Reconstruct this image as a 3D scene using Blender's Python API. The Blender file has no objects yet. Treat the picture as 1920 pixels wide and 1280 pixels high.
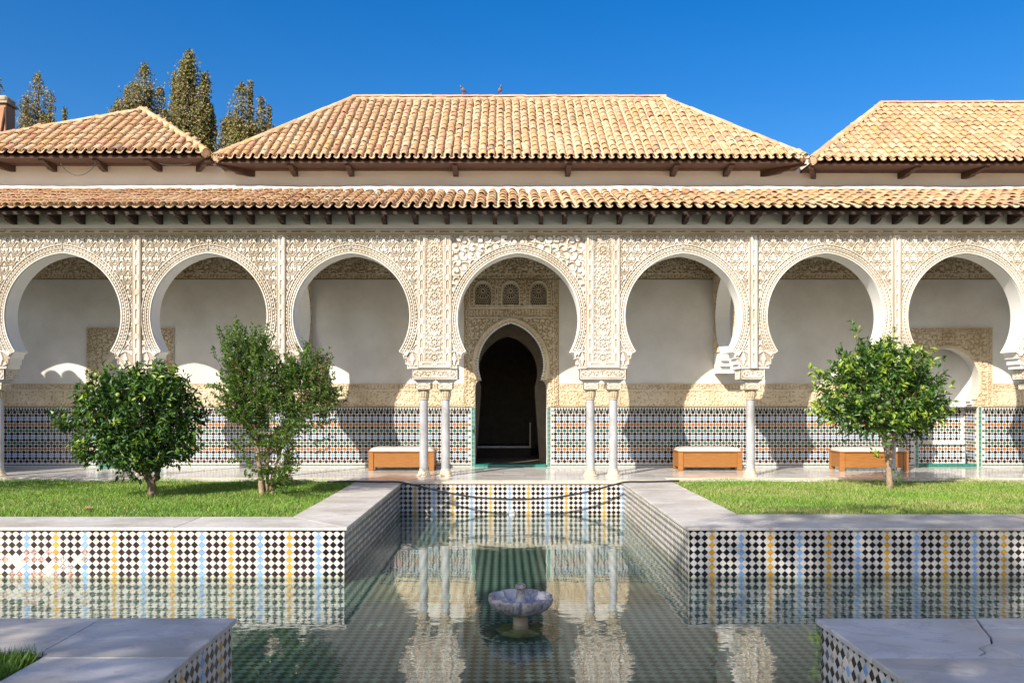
import bpy, math, random
import numpy as np
from mathutils import Vector, Matrix, noise as mnoise

random.seed(7)
rng = np.random.default_rng(11)
R = math.radians
PI = math.pi
scene = bpy.context.scene
COL = scene.collection

# ------------------------------------------------------------------ camera, sky, sun
F = 1580.0            # focal length in photograph pixels
EYE = 1.6             # camera height
HX, HY = 944.0, 747.0  # vanishing point of the courtyard's depth direction
cam = bpy.data.cameras.new('camera')
cam.sensor_width = 36.0
cam.lens = F / 1920 * 36
cam.shift_x = (960 - HX) / 1920
cam.shift_y = (HY - 640) / 1920
cam.clip_start = 0.05
cam.clip_end = 900
camo = bpy.data.objects.new('camera', cam)
COL.objects.link(camo)
camo.location = (0, 0, EYE)
camo.rotation_euler = (PI / 2, 0, 0)
scene.camera = camo

SUN = Vector((0.667, 1.0, -0.824)).normalized()   # the way the light travels
elev = math.asin(-SUN.z)
world = bpy.data.worlds.new('World')
scene.world = world
world.use_nodes = True
wn = world.node_tree
for n in list(wn.nodes):
    wn.nodes.remove(n)
sky = wn.nodes.new('ShaderNodeTexSky')
sky.sky_type = 'NISHITA'
sky.sun_disc = False
sky.sun_elevation = elev
sky.sun_rotation = math.atan2(-SUN.x, -SUN.y)
sky.altitude = 200
sky.air_density = 1.0
sky.dust_density = 2.2
sky.ozone_density = 2.5
hsv = wn.nodes.new('ShaderNodeHueSaturation')
hsv.inputs['Saturation'].default_value = 1.49
hsv.inputs['Hue'].default_value = 0.508
hsv.inputs['Value'].default_value = 1.28
bg = wn.nodes.new('ShaderNodeBackground')
bg.inputs['Strength'].default_value = 0.10
wo = wn.nodes.new('ShaderNodeOutputWorld')
wn.links.new(sky.outputs[0], hsv.inputs['Color'])
wn.links.new(hsv.outputs[0], bg.inputs['Color'])
wn.links.new(bg.outputs[0], wo.inputs['Surface'])

sl = bpy.data.lights.new('sun', 'SUN')
sl.energy = 5.0
sl.angle = R(0.53)
sl.color = (1.0, 0.93, 0.82)
so = bpy.data.objects.new('sun', sl)
COL.objects.link(so)
so.location = (-12, -18, 15)
so.rotation_euler = SUN.to_track_quat('-Z', 'Y').to_euler()

scene.view_settings.view_transform = 'Standard'
scene.view_settings.look = 'None'
scene.view_settings.exposure = 0.46
scene.view_settings.gamma = 1.0
scene.render.engine = 'CYCLES'
scene.cycles.max_bounces = 8
scene.cycles.diffuse_bounces = 2
scene.cycles.glossy_bounces = 3
scene.cycles.transparent_max_bounces = 8
scene.cycles.caustics_reflective = False
scene.cycles.caustics_refractive = False
scene.cycles.use_denoising = True
scene.cycles.sample_clamp_indirect = 6


def X_at(px, Y):
    return (px - HX) * Y / F


def Z_at(py, Y):
    return EYE - (py - HY) * Y / F


# ------------------------------------------------------------------ materials
MATS = {}


def mat(name, col, rough=0.7, var=0.0, vscale=6.0, col2=None, bump=0.0, bscale=40.0, spec=0.5, metal=0.0, sss=None,
        stretch=None, coat=0.0, detail=4.0, contrast=None, per_object=0.0):
    """Principled material, colour broken up by world-position noise, fine relief by bump."""
    if name in MATS:
        return MATS[name]
    m = bpy.data.materials.new(name)
    m.use_nodes = True
    nt = m.node_tree
    b = nt.nodes['Principled BSDF']
    b.inputs['Base Color'].default_value = (*col, 1)
    b.inputs['Roughness'].default_value = rough
    b.inputs['Specular IOR Level'].default_value = spec
    b.inputs['Metallic'].default_value = metal
    b.inputs['Coat Weight'].default_value = coat
    b.inputs['Coat Roughness'].default_value = 0.12
    geo = nt.nodes.new('ShaderNodeNewGeometry')
    vec = geo.outputs['Position']
    if stretch:
        mp = nt.nodes.new('ShaderNodeMapping')
        mp.inputs['Scale'].default_value = stretch
        nt.links.new(vec, mp.inputs['Vector'])
        vec = mp.outputs['Vector']
    if var > 0 or col2:
        n = nt.nodes.new('ShaderNodeTexNoise')
        n.inputs['Scale'].default_value = vscale
        n.inputs['Detail'].default_value = detail
        n.inputs['Roughness'].default_value = 0.6
        nt.links.new(vec, n.inputs['Vector'])
        cr = nt.nodes.new('ShaderNodeValToRGB')
        lo, hi = contrast or (0.3, 0.7)
        cr.color_ramp.elements[0].position = lo
        cr.color_ramp.elements[1].position = hi
        c2 = col2 or tuple(max(0.0, c * (1 - var)) for c in col)
        c1 = col if col2 else tuple(min(1.0, c * (1 + var * 0.6)) for c in col)
        cr.color_ramp.elements[0].color = (*c2, 1)
        cr.color_ramp.elements[1].color = (*c1, 1)
        nt.links.new(n.outputs['Fac'], cr.inputs['Fac'])
        out = cr.outputs['Color']
        if per_object > 0:
            oi = nt.nodes.new('ShaderNodeObjectInfo')
            mr = nt.nodes.new('ShaderNodeMapRange')
            mr.inputs['To Min'].default_value = 1 - per_object
            mr.inputs['To Max'].default_value = 1 + per_object
            nt.links.new(oi.outputs['Random'], mr.inputs['Value'])
            h = nt.nodes.new('ShaderNodeHueSaturation')
            nt.links.new(mr.outputs[0], h.inputs['Value'])
            nt.links.new(out, h.inputs['Color'])
            out = h.outputs['Color']
        nt.links.new(out, b.inputs['Base Color'])
    if bump > 0:
        n2 = nt.nodes.new('ShaderNodeTexNoise')
        n2.inputs['Scale'].default_value = bscale
        n2.inputs['Detail'].default_value = 5
        nt.links.new(vec, n2.inputs['Vector'])
        bp = nt.nodes.new('ShaderNodeBump')
        bp.inputs['Strength'].default_value = bump
        bp.inputs['Distance'].default_value = 0.02
        nt.links.new(n2.outputs['Fac'], bp.inputs['Height'])
        nt.links.new(bp.outputs['Normal'], b.inputs['Normal'])
    MATS[name] = m
    return m


def leaf_mat(name, col, col2, trans=0.25, rough=0.45, vscale=9.0):
    m = mat(name, col, rough, col2=col2, vscale=vscale, detail=3)
    nt = m.node_tree
    b = nt.nodes['Principled BSDF']
    out = nt.nodes['Material Output']
    tr = nt.nodes.new('ShaderNodeBsdfTranslucent')
    src = b.inputs['Base Color'].links[0].from_socket
    h = nt.nodes.new('ShaderNodeHueSaturation')
    h.inputs['Hue'].default_value = 0.48
    h.inputs['Saturation'].default_value = 1.15
    h.inputs['Value'].default_value = 1.3
    nt.links.new(src, h.inputs['Color'])
    nt.links.new(h.outputs[0], tr.inputs['Color'])
    mx = nt.nodes.new('ShaderNodeMixShader')
    mx.inputs['Fac'].default_value = trans
    nt.links.new(b.outputs[0], mx.inputs[1])
    nt.links.new(tr.outputs[0], mx.inputs[2])
    nt.links.new(mx.outputs[0], out.inputs['Surface'])
    return m


def marble_mat(name, col, vein, rough=0.3, scale=1.6, amount=0.5, stretch=(1, 1, 1), bump=0.02):
    if name in MATS:
        return MATS[name]
    m = mat(name, col, rough, bump=bump, bscale=60)
    nt = m.node_tree
    b = nt.nodes['Principled BSDF']
    geo = nt.nodes.new('ShaderNodeNewGeometry')
    oi = nt.nodes.new('ShaderNodeObjectInfo')
    mp = nt.nodes.new('ShaderNodeMapping')
    mp.inputs['Scale'].default_value = stretch
    nt.links.new(geo.outputs['Position'], mp.inputs['Vector'])
    add = nt.nodes.new('ShaderNodeVectorMath')
    mul = nt.nodes.new('ShaderNodeVectorMath')
    mul.operation = 'SCALE'
    mul.inputs[0].default_value = (7, 5, 3)
    nt.links.new(oi.outputs['Random'], mul.inputs['Scale'])
    nt.links.new(mp.outputs[0], add.inputs[0])
    nt.links.new(mul.outputs[0], add.inputs[1])
    n = nt.nodes.new('ShaderNodeTexNoise')
    n.inputs['Scale'].default_value = scale
    n.inputs['Detail'].default_value = 9
    n.inputs['Roughness'].default_value = 0.65
    n.inputs['Distortion'].default_value = 1.6
    nt.links.new(add.outputs[0], n.inputs['Vector'])
    cr = nt.nodes.new('ShaderNodeValToRGB')
    e = cr.color_ramp.elements
    e[0].position = 0.30
    e[0].color = (*[c * 0.86 for c in col], 1)
    e[1].position = 0.75
    e[1].color = (*col, 1)
    v = cr.color_ramp.elements.new(0.49)
    v.color = (*[a * (1 - amount) + b_ * amount for a, b_ in zip(col, vein)], 1)
    for p, k in ((0.44, 0.95), (0.54, 1.0)):
        q = cr.color_ramp.elements.new(p)
        q.color = (*[c * k for c in col], 1)
    nt.links.new(n.outputs['Fac'], cr.inputs['Fac'])
    n3 = nt.nodes.new('ShaderNodeTexNoise')
    n3.inputs['Scale'].default_value = scale * 0.8
    nt.links.new(add.outputs[0], n3.inputs['Vector'])
    cr2 = nt.nodes.new('ShaderNodeValToRGB')
    cr2.color_ramp.elements[0].position = 0.35
    cr2.color_ramp.elements[0].color = (0.76, 0.73, 0.68, 1)
    cr2.color_ramp.elements[1].position = 0.6
    cr2.color_ramp.elements[1].color = (1, 1, 1, 1)
    nt.links.new(n3.outputs['Fac'], cr2.inputs['Fac'])
    mx = nt.nodes.new('ShaderNodeMix')
    mx.data_type = 'RGBA'
    mx.blend_type = 'MULTIPLY'
    mx.inputs['Factor'].default_value = 1
    nt.links.new(cr.outputs[0], mx.inputs['A'])
    nt.links.new(cr2.outputs[0], mx.inputs['B'])
    n4 = nt.nodes.new('ShaderNodeTexNoise')
    n4.inputs['Scale'].default_value = scale * 5
    n4.inputs['Detail'].default_value = 8
    n4.inputs['Roughness'].default_value = 0.7
    nt.links.new(add.outputs[0], n4.inputs['Vector'])
    cr3 = nt.nodes.new('ShaderNodeValToRGB')
    cr3.color_ramp.elements[0].position = 0.27
    cr3.color_ramp.elements[0].color = (0.50, 0.43, 0.34, 1)
    cr3.color_ramp.elements[1].position = 0.42
    cr3.color_ramp.elements[1].color = (1, 1, 1, 1)
    nt.links.new(n4.outputs['Fac'], cr3.inputs['Fac'])
    mx2 = nt.nodes.new('ShaderNodeMix')
    mx2.data_type = 'RGBA'
    mx2.blend_type = 'MULTIPLY'
    mx2.inputs['Factor'].default_value = 0.8
    nt.links.new(mx.outputs['Result'], mx2.inputs['A'])
    nt.links.new(cr3.outputs[0], mx2.inputs['B'])
    nt.links.new(mx2.outputs['Result'], b.inputs['Base Color'])
    return m


def carved_mat(name, ridge, ground):
    """Stucco: pale on the carved ridges, groove shade painted in with the ochre of the carved ground (mesh attribute 'relief')."""
    if name in MATS:
        return MATS[name]
    m = mat(name, ridge, 0.85, bump=0.15, bscale=120, spec=0.2)
    nt = m.node_tree
    b = nt.nodes['Principled BSDF']
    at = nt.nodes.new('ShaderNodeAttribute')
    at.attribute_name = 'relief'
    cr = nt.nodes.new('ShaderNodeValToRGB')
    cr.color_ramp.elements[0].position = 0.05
    cr.color_ramp.elements[0].color = (*ground, 1)  # recess colour: ochre tone with the shade of the grooves painted in
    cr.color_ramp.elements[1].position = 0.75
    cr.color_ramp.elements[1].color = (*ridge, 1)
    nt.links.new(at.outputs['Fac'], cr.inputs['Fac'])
    geo = nt.nodes.new('ShaderNodeNewGeometry')
    n = nt.nodes.new('ShaderNodeTexNoise')
    n.inputs['Scale'].default_value = 1.7
    n.inputs['Detail'].default_value = 6
    nt.links.new(geo.outputs['Position'], n.inputs['Vector'])
    cr2 = nt.nodes.new('ShaderNodeValToRGB')
    cr2.color_ramp.elements[0].position = 0.3
    cr2.color_ramp.elements[0].color = (0.78, 0.73, 0.66, 1)
    cr2.color_ramp.elements[1].position = 0.65
    cr2.color_ramp.elements[1].color = (1, 1, 1, 1)
    nt.links.new(n.outputs['Fac'], cr2.inputs['Fac'])
    mx = nt.nodes.new('ShaderNodeMix')
    mx.data_type = 'RGBA'
    mx.blend_type = 'MULTIPLY'
    mx.inputs['Factor'].default_value = 1
    nt.links.new(cr.outputs[0], mx.inputs['A'])
    nt.links.new(cr2.outputs[0], mx.inputs['B'])
    nt.links.new(mx.outputs['Result'], b.inputs['Base Color'])
    return m


M_PLASTER = mat('white_plaster', (0.79, 0.765, 0.71), 0.9, col2=(0.59, 0.555, 0.50), vscale=0.9, bump=0.12, bscale=14, spec=0.2, detail=7)
M_REVEAL = mat('smooth_plaster', (0.84, 0.83, 0.80), 0.85, var=0.04, vscale=2, bump=0.06, bscale=20, spec=0.2)
M_TAUPE = mat('weathered_plaster', (0.76, 0.69, 0.61), 0.9, col2=(0.64, 0.56, 0.49), vscale=0.9, bump=0.25, bscale=6, spec=0.2, detail=8, contrast=(0.25, 0.75))
M_MORTAR = mat('lime_mortar', (0.85, 0.82, 0.76), 0.95, var=0.1, vscale=5, bump=0.5, bscale=18, spec=0.1)
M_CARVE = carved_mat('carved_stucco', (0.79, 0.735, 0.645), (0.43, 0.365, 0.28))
M_FRIEZE = carved_mat('carved_frieze_stucco', (0.62, 0.52, 0.39), (0.17, 0.12, 0.075))  # ground much darker: recess shade painted in so the chain shows
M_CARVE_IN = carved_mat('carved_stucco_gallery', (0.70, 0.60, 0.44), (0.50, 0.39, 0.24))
M_WOOD_DARK = mat('dark_eave_wood', (0.035, 0.018, 0.011), 0.75, var=0.4, vscale=14, bump=0.3, bscale=40, stretch=(1, 6, 6))
M_WOOD_RED = mat('red_brown_eave_wood', (0.085, 0.036, 0.017), 0.7, var=0.4, vscale=10, bump=0.3, bscale=40, stretch=(0.6, 6, 8))
M_WOOD_BRACKET = mat('bracket_wood', (0.065, 0.028, 0.014), 0.7, var=0.4, vscale=10, bump=0.3, bscale=40)
M_BENCH = mat('honey_wood', (0.38, 0.165, 0.038), 0.42, col2=(0.26, 0.098, 0.022), vscale=5, bump=0.08, bscale=60, stretch=(1, 3, 11), per_object=0.12, detail=8)
M_CUSHION = mat('pale_cushion_cloth', (0.58, 0.53, 0.48), 0.5, var=0.08, vscale=9, bump=0.4, bscale=12, coat=0.3)
M_MARBLE = marble_mat('grey_white_marble', (0.66, 0.625, 0.575), (0.42, 0.41, 0.42), 0.42, 1.3, 0.55, (1, 1.6, 1))
M_MARBLE_COL = marble_mat('column_marble', (0.47, 0.48, 0.495), (0.36, 0.37, 0.40), 0.35, 4.5, 0.5, (1, 1, 0.7))
M_MARBLE_CAP = carved_mat('capital_marble', (0.74, 0.69, 0.58), (0.55, 0.47, 0.34))
M_BASE = mat('worn_base_stone', (0.66, 0.57, 0.42), 0.7, col2=(0.40, 0.32, 0.20), vscale=9, bump=0.2, bscale=30, contrast=(0.25, 0.6))
M_FLOOR = marble_mat('polished_floor_marble', (0.74, 0.71, 0.66), (0.55, 0.53, 0.51), 0.16, 1.0, 0.4, (1, 1.5, 1), bump=0.008)
M_FOUNTAIN = marble_mat('fountain_marble', (0.50, 0.48, 0.48), (0.16, 0.14, 0.15), 0.4, 4.0, 0.85)
M_EDGE = mat('cream_edge_stone', (0.74, 0.66, 0.50), 0.7, col2=(0.60, 0.47, 0.30), vscale=4, bump=0.2, bscale=25, contrast=(0.25, 0.55))
M_REDLINE = mat('red_brown_listel', (0.16, 0.045, 0.03), 0.5, var=0.3)

T_DARK = mat('aubergine_glaze', (0.028, 0.013, 0.014), 0.22, var=0.4, vscale=30, per_object=0.5)
T_BLACK = mat('black_glaze', (0.010, 0.008, 0.010), 0.2, var=0.4, vscale=30, per_object=0.4)
T_WHITE = mat('white_glaze', (0.72, 0.69, 0.64), 0.25, col2=(0.62, 0.58, 0.52), vscale=7, per_object=0.05)
T_YEL = mat('yellow_glaze', (0.62, 0.34, 0.035), 0.25, var=0.2, vscale=25, per_object=0.12)
T_ORG = mat('orange_glaze', (0.47, 0.145, 0.016), 0.25, var=0.3, vscale=18)
T_BLUE = mat('light_blue_glaze', (0.21, 0.38, 0.66), 0.25, var=0.2, vscale=20, per_object=0.15)
T_GREEN = mat('green_glaze', (0.015, 0.13, 0.075), 0.22, var=0.4, vscale=20)
T_TEAL = mat('teal_glaze', (0.02, 0.20, 0.16), 0.22, var=0.35, vscale=12)
T_WHITE2 = mat('white_glaze_cream', (0.70, 0.65, 0.57), 0.3, col2=(0.60, 0.54, 0.45), vscale=9)
T_WHITE3 = mat('white_glaze_grey', (0.64, 0.63, 0.61), 0.25, col2=(0.52, 0.51, 0.48), vscale=9)
T_GROUT = mat('tile_grout', (0.46, 0.42, 0.35), 0.9, var=0.15, vscale=8)
T_WORN1 = mat('worn_red_biscuit', (0.28, 0.11, 0.085), 0.7, col2=(0.56, 0.43, 0.35), vscale=45, contrast=(0.42, 0.56))
T_WORN2 = mat('worn_grey_biscuit', (0.22, 0.18, 0.17), 0.7, col2=(0.58, 0.53, 0.46), vscale=40, contrast=(0.42, 0.56))
T_WORN3 = mat('worn_pale_biscuit', (0.66, 0.62, 0.55), 0.7, col2=(0.5, 0.42, 0.34), vscale=45, contrast=(0.35, 0.5))
T_GREYB = mat('grey_blue_glaze', (0.14, 0.16, 0.22), 0.25, var=0.3, vscale=25)


def waterline(m):
    nt = m.node_tree
    b = nt.nodes['Principled BSDF']
    src = b.inputs['Base Color'].links[0].from_socket
    geo = nt.nodes.new('ShaderNodeNewGeometry')
    sp = nt.nodes.new('ShaderNodeSeparateXYZ')
    nt.links.new(geo.outputs['Position'], sp.inputs[0])
    n = nt.nodes.new('ShaderNodeTexNoise')
    n.inputs['Scale'].default_value = 6
    n.inputs['Detail'].default_value = 6
    nt.links.new(geo.outputs['Position'], n.inputs['Vector'])
    ad = nt.nodes.new('ShaderNodeMath')
    ad.operation = 'MULTIPLY_ADD'
    ad.inputs[1].default_value = 0.12
    nt.links.new(n.outputs['Fac'], ad.inputs[0])
    nt.links.new(sp.outputs['Z'], ad.inputs[2])
    mr = nt.nodes.new('ShaderNodeMapRange')
    mr.inputs['From Min'].default_value = -0.50
    mr.inputs['From Max'].default_value = -0.60
    mr.inputs['To Max'].default_value = 0.75
    nt.links.new(ad.outputs[0], mr.inputs['Value'])
    mx = nt.nodes.new('ShaderNodeMix')
    mx.data_type = 'RGBA'
    nt.links.new(mr.outputs[0], mx.inputs['Factor'])
    nt.links.new(src, mx.inputs['A'])
    mx.inputs['B'].default_value = (0.36, 0.34, 0.19, 1)
    nt.links.new(mx.outputs['Result'], b.inputs['Base Color'])


for m_ in (T_WHITE, T_WHITE2, T_WHITE3, T_GROUT):
    waterline(m_)
F_DARK = mat('pool_floor_dark', (0.015, 0.050, 0.050), 0.4, var=0.4, vscale=5)
F_LIGHT = mat('pool_floor_light', (0.34, 0.41, 0.35), 0.4, col2=(0.22, 0.29, 0.25), vscale=2)

ROOF_COLS = [((0.66, 0.45, 0.25), 'sand_clay'), ((0.70, 0.535, 0.335), 'pale_clay'), ((0.63, 0.41, 0.215), 'honey_clay'),
             ((0.65, 0.40, 0.25), 'peach_clay'), ((0.56, 0.305, 0.185), 'rose_clay'), ((0.42, 0.33, 0.235), 'grey_clay'), ((0.66, 0.46, 0.205), 'yellow_clay')]
ROOF_COLS = [(tuple(q * f for q, f in zip(c, (0.95, 0.90, 0.88))), n) for c, n in ROOF_COLS]
ROOF_M = [mat(n, c, 0.9, col2=tuple(q * f for q, f in zip(c, (0.80, 0.74, 0.70))), vscale=7, bump=0.4, bscale=50, spec=0.2, per_object=0.06, contrast=(0.28, 0.62), detail=8) for c, n in ROOF_COLS]
ROOF_W = [0.40, 0.22, 0.20, 0.14, 0.018, 0.008, 0.014]
M_CHANNEL = mat('channel_clay', (0.66, 0.50, 0.325), 0.9, var=0.2, vscale=7, bump=0.3, bscale=40, spec=0.2)
M_BARK = mat('grey_bark', (0.20, 0.14, 0.09), 0.9, var=0.4, vscale=18, bump=0.8, bscale=40)
M_BARK_PALE = mat('pale_bark', (0.36, 0.26, 0.17), 0.9, var=0.35, vscale=16, bump=0.8, bscale=40)
M_HOSE = mat('black_hose', (0.02, 0.02, 0.024), 0.45)
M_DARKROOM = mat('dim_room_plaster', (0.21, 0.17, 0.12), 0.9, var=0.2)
M_SOIL = mat('soil', (0.10, 0.075, 0.045), 0.95, var=0.3)
M_CHIM = mat('ochre_render', (0.46, 0.24, 0.13), 0.9, var=0.2, vscale=3, bump=0.2)
M_STRAP = mat('rusty_strap', (0.09, 0.045, 0.03), 0.7, var=0.3)


# ------------------------------------------------------------------ object helpers
def tag(o, label=None, cat=None, group=None, kind=None):
    for k, v in (('label', label), ('category', cat), ('group', group), ('kind', kind)):
        if v:
            o[k] = v
    return o


def empty(name, loc, label=None, cat=None, group=None, kind=None):
    o = bpy.data.objects.new(name, None)
    o.empty_display_size = 0.2
    COL.objects.link(o)
    o.location = loc
    return tag(o, label, cat, group, kind)


def top_of(o):
    while o.parent is not None:
        o = o.parent
    return o


def link(name, me, parent=None):
    """Link a mesh given in world coordinates; under a parent it keeps its world place."""
    o = bpy.data.objects.new(name, me)
    COL.objects.link(o)
    if parent is not None:
        o.parent = parent
        if parent.parent is None:
            o.location = -Vector(parent.location)
    return o


def mesh(name, verts, faces, mats, mi=None, smooth=False):
    me = bpy.data.meshes.new(name)
    me.from_pydata([tuple(v) for v in verts], [], faces)
    for m in (mats if isinstance(mats, (list, tuple)) else [mats]):
        me.materials.append(m)
    if mi is not None:
        me.polygons.foreach_set('material_index', np.asarray(mi, dtype=np.int32))
    if smooth:
        me.polygons.foreach_set('use_smooth', np.ones(len(me.polygons), dtype=bool))
    me.update()
    return me


def mesh_np(name, V, Fq, mats, mi=None, smooth=False, relief=None):
    """Fast mesh from arrays: V (n,3), Fq (m,k) all faces the same size."""
    me = bpy.data.meshes.new(name)
    V = np.ascontiguousarray(V, dtype=np.float32)
    Fq = np.ascontiguousarray(Fq, dtype=np.int32)
    m, k = Fq.shape
    me.vertices.add(len(V))
    me.vertices.foreach_set('co', V.ravel())
    me.loops.add(m * k)
    me.loops.foreach_set('vertex_index', Fq.ravel())
    me.polygons.add(m)
    me.polygons.foreach_set('loop_start', np.arange(0, m * k, k, dtype=np.int32))
    for q in (mats if isinstance(mats, (list, tuple)) else [mats]):
        me.materials.append(q)
    if mi is not None:
        me.polygons.foreach_set('material_index', np.asarray(mi, dtype=np.int32))
    me.polygons.foreach_set('use_smooth', np.full(m, smooth, dtype=bool))
    if relief is not None:
        a = me.attributes.new('relief', 'FLOAT', 'POINT')
        a.data.foreach_set('value', np.ascontiguousarray(relief, dtype=np.float32))
    me.update(calc_edges=True)
    return me


class MB:
    """Collects shapes into one mesh."""

    def __init__(self):
        self.v, self.f, self.m = [], [], []

    def add(self, verts, faces, mi=0):
        o = len(self.v)
        self.v += [tuple(p) for p in verts]
        self.f += [tuple(i + o for i in f) for f in faces]
        self.m += [mi] * len(faces)

    def box(self, x0, x1, y0, y1, z0, z1, mi=0, bev=0.0):
        if bev <= 0:
            v = [(x, y, z) for z in (z0, z1) for y in (y0, y1) for x in (x0, x1)]
            self.add(v, [(0, 2, 3, 1), (4, 5, 7, 6), (0, 1, 5, 4), (2, 6, 7, 3), (0, 4, 6, 2), (1, 3, 7, 5)], mi)
            return
        b = bev
        rings = []
        for z, k in ((z0, b), (z0 + b, 0), (z1 - b, 0), (z1, b)):
            rings.append([(x0 + k + (b if k == 0 else 0), y0 + k, z), (x1 - k - (b if k == 0 else 0), y0 + k, z),
                          (x1 - k, y0 + k + (b if k == 0 else 0), z), (x1 - k, y1 - k - (b if k == 0 else 0), z),
                          (x1 - k - (b if k == 0 else 0), y1 - k, z), (x0 + k + (b if k == 0 else 0), y1 - k, z),
                          (x0 + k, y1 - k - (b if k == 0 else 0), z), (x0 + k, y0 + k + (b if k == 0 else 0), z)])
        v = [p for r in rings for p in r]
        f = [tuple(range(7, -1, -1)), tuple(range(24, 32))]
        for a in range(3):
            for i in range(8):
                j = (i + 1) % 8
                f.append((a * 8 + i, a * 8 + j, a * 8 + 8 + j, a * 8 + 8 + i))
        self.add(v, f, mi)

    def prism(self, poly, axis, a, b, mi=0):
        """Polygon in the plane across AXIS, pushed from a to b. axis 'x': poly is (y,z); 'y': (x,z); 'z': (x,y)."""
        n = len(poly)

        def P(p, t):
            return {'x': (t, p[0], p[1]), 'y': (p[0], t, p[1]), 'z': (p[0], p[1], t)}[axis]
        v = [P(p, a) for p in poly] + [P(p, b) for p in poly]
        f = [tuple(range(n - 1, -1, -1)), tuple(range(n, 2 * n))]
        f += [(i, (i + 1) % n, n + (i + 1) % n, n + i) for i in range(n)]
        self.add(v, f, mi)

    def lathe(self, cx, cy, prof, n=20, mi=0, wob=None):
        rings = []
        for (r, z) in prof:
            rings.append([(cx + r * (1 + (wob(i / n, z) if wob else 0)) * math.cos(2 * PI * i / n),
                           cy + r * (1 + (wob(i / n, z) if wob else 0)) * math.sin(2 * PI * i / n), z) for i in range(n)])
        v = [p for r in rings for p in r]
        f = []
        for a in range(len(prof) - 1):
            for i in range(n):
                j = (i + 1) % n
                f.append((a * n + i, a * n + j, (a + 1) * n + j, (a + 1) * n + i))
        f.append(tuple(range(n - 1, -1, -1)))
        f.append(tuple((len(prof) - 1) * n + i for i in range(n)))
        self.add(v, f, mi)

    def tube(self, pts, rad, n=8, mi=0, cap=True):
        pts = [Vector(p) for p in pts]
        rads = rad if isinstance(rad, (list, tuple)) else [rad] * len(pts)
        ref = Vector((0, 0, 1))
        v, f = [], []
        for i, p in enumerate(pts):
            d = (pts[min(i + 1, len(pts) - 1)] - pts[max(i - 1, 0)]).normalized()
            r0 = ref if abs(d.dot(ref)) < 0.95 else Vector((1, 0, 0))
            u = d.cross(r0).normalized()
            w = d.cross(u).normalized()
            for k in range(n):
                a = 2 * PI * k / n
                v.append(p + (u * math.cos(a) + w * math.sin(a)) * rads[i])
        for i in range(len(pts) - 1):
            for k in range(n):
                j = (k + 1) % n
                f.append((i * n + k, i * n + j, (i + 1) * n + j, (i + 1) * n + k))
        if cap:
            f.append(tuple(range(n - 1, -1, -1)))
            f.append(tuple((len(pts) - 1) * n + k for k in range(n)))
        self.add(v, f, mi)

    def build(self, name, mats, parent=None, smooth=False):
        me = mesh(name, self.v, self.f, mats, self.m, smooth)
        return link(name, me, parent)


def edge_smooth(o, ang=40):
    me = o.data
    me.polygons.foreach_set('use_smooth', np.ones(len(me.polygons), dtype=bool))
    me.set_sharp_from_angle(angle=R(ang))
    return o


# ------------------------------------------------------------------ carved relief as height fields
def ss(a, b, x):
    t = np.clip((x - a) / (b - a), 0, 1)
    return t * t * (3 - 2 * t)


def ell(a, b, rot, ra, rb):
    c, s = math.cos(rot), math.sin(rot)
    p, q = a * c + b * s, -a * s + b * c
    return np.sqrt((p / ra) ** 2 + (q / rb) ** 2)


def sebka(u, v, pu=0.266, pv=0.38):
    x, z = u / pu, v / pv
    f = np.cos(2 * PI * x) + np.cos(2 * PI * z)
    af = np.abs(f)
    off = np.where(f > 0, 0.0, 0.5)
    a = ((x + off) - np.round(x + off)) * pu
    b = ((z + off) - np.round(z + off)) * pv
    gr = np.maximum(1 - ss(0.16, 0.28, af), ss(0.58, 0.70, af))          # net of ribs between two grooves
    gr = np.where(af < 0.2, gr, np.minimum(gr, 1))
    Lc = np.minimum.reduce([ell(a, b - 0.04, 0, 0.030, 0.072), ell(a - 0.044, b + 0.005, -0.75, 0.020, 0.046), ell(a + 0.044, b + 0.005, 0.75, 0.020, 0.046)])
    gr = np.minimum(gr, np.maximum(1 - ss(0.95, 1.10, Lc), ss(1.42, 1.60, Lc)))   # trefoil cut out by its outline
    gr = np.minimum(gr, ss(0.006, 0.012, np.maximum(np.abs(b + 0.085) - 0.006, np.abs(a) - 0.045)))
    for (ca, cb) in ((0.0, -0.02), (0.0, 0.045)):
        gr = np.minimum(gr, ss(0.8, 1.2, ell(a - ca, b - cb, 0, 0.007, 0.022)))
    return gr


def arabesque(u, v, cell=0.15, seed=1, turns=8.0):
    """Scrolls: one spiral per jittered cell with leaves where cells meet."""
    gx, gz = np.floor(u / cell), np.floor(v / cell)
    d1 = np.full(u.shape, 9.0)
    d2 = np.full(u.shape, 9.0)
    ph = np.zeros(u.shape)
    hh = np.zeros(u.shape)
    for i in (-1, 0, 1):
        for j in (-1, 0, 1):
            cx, cz = gx + i, gz + j
            r1 = np.modf(np.abs(np.sin(cx * 127.1 + cz * 311.7 + seed) * 43758.55))[0]
            r2 = np.modf(np.abs(np.sin(cx * 269.5 + cz * 183.3 + seed) * 24634.63))[0]
            px = (cx + 0.5 + (r1 - 0.5) * 0.6) * cell
            pz = (cz + 0.5 + (r2 - 0.5) * 0.6) * cell
            d = np.hypot(u - px, v - pz) / cell
            a = np.arctan2(v - pz, u - px) + r1 * 6.3
            near = d < d1
            d2 = np.where(near, d1, np.minimum(d2, d))
            ph = np.where(near, np.where(r2 > 0.5, a, -a), ph)
            hh = np.where(near, r1, hh)
            d1 = np.where(near, d, d1)
    spiral = ss(-0.62, -0.2, np.cos(ph + d1 * turns))
    core = 1 - ss(0.10, 0.15, d1)
    gap = ss(0.03, 0.09, d2 - d1)
    leaf = (1 - ss(0.0, 0.03, d2 - d1)) * 0.6
    return np.maximum.reduce([spiral * gap * 0.95, core, leaf])


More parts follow.
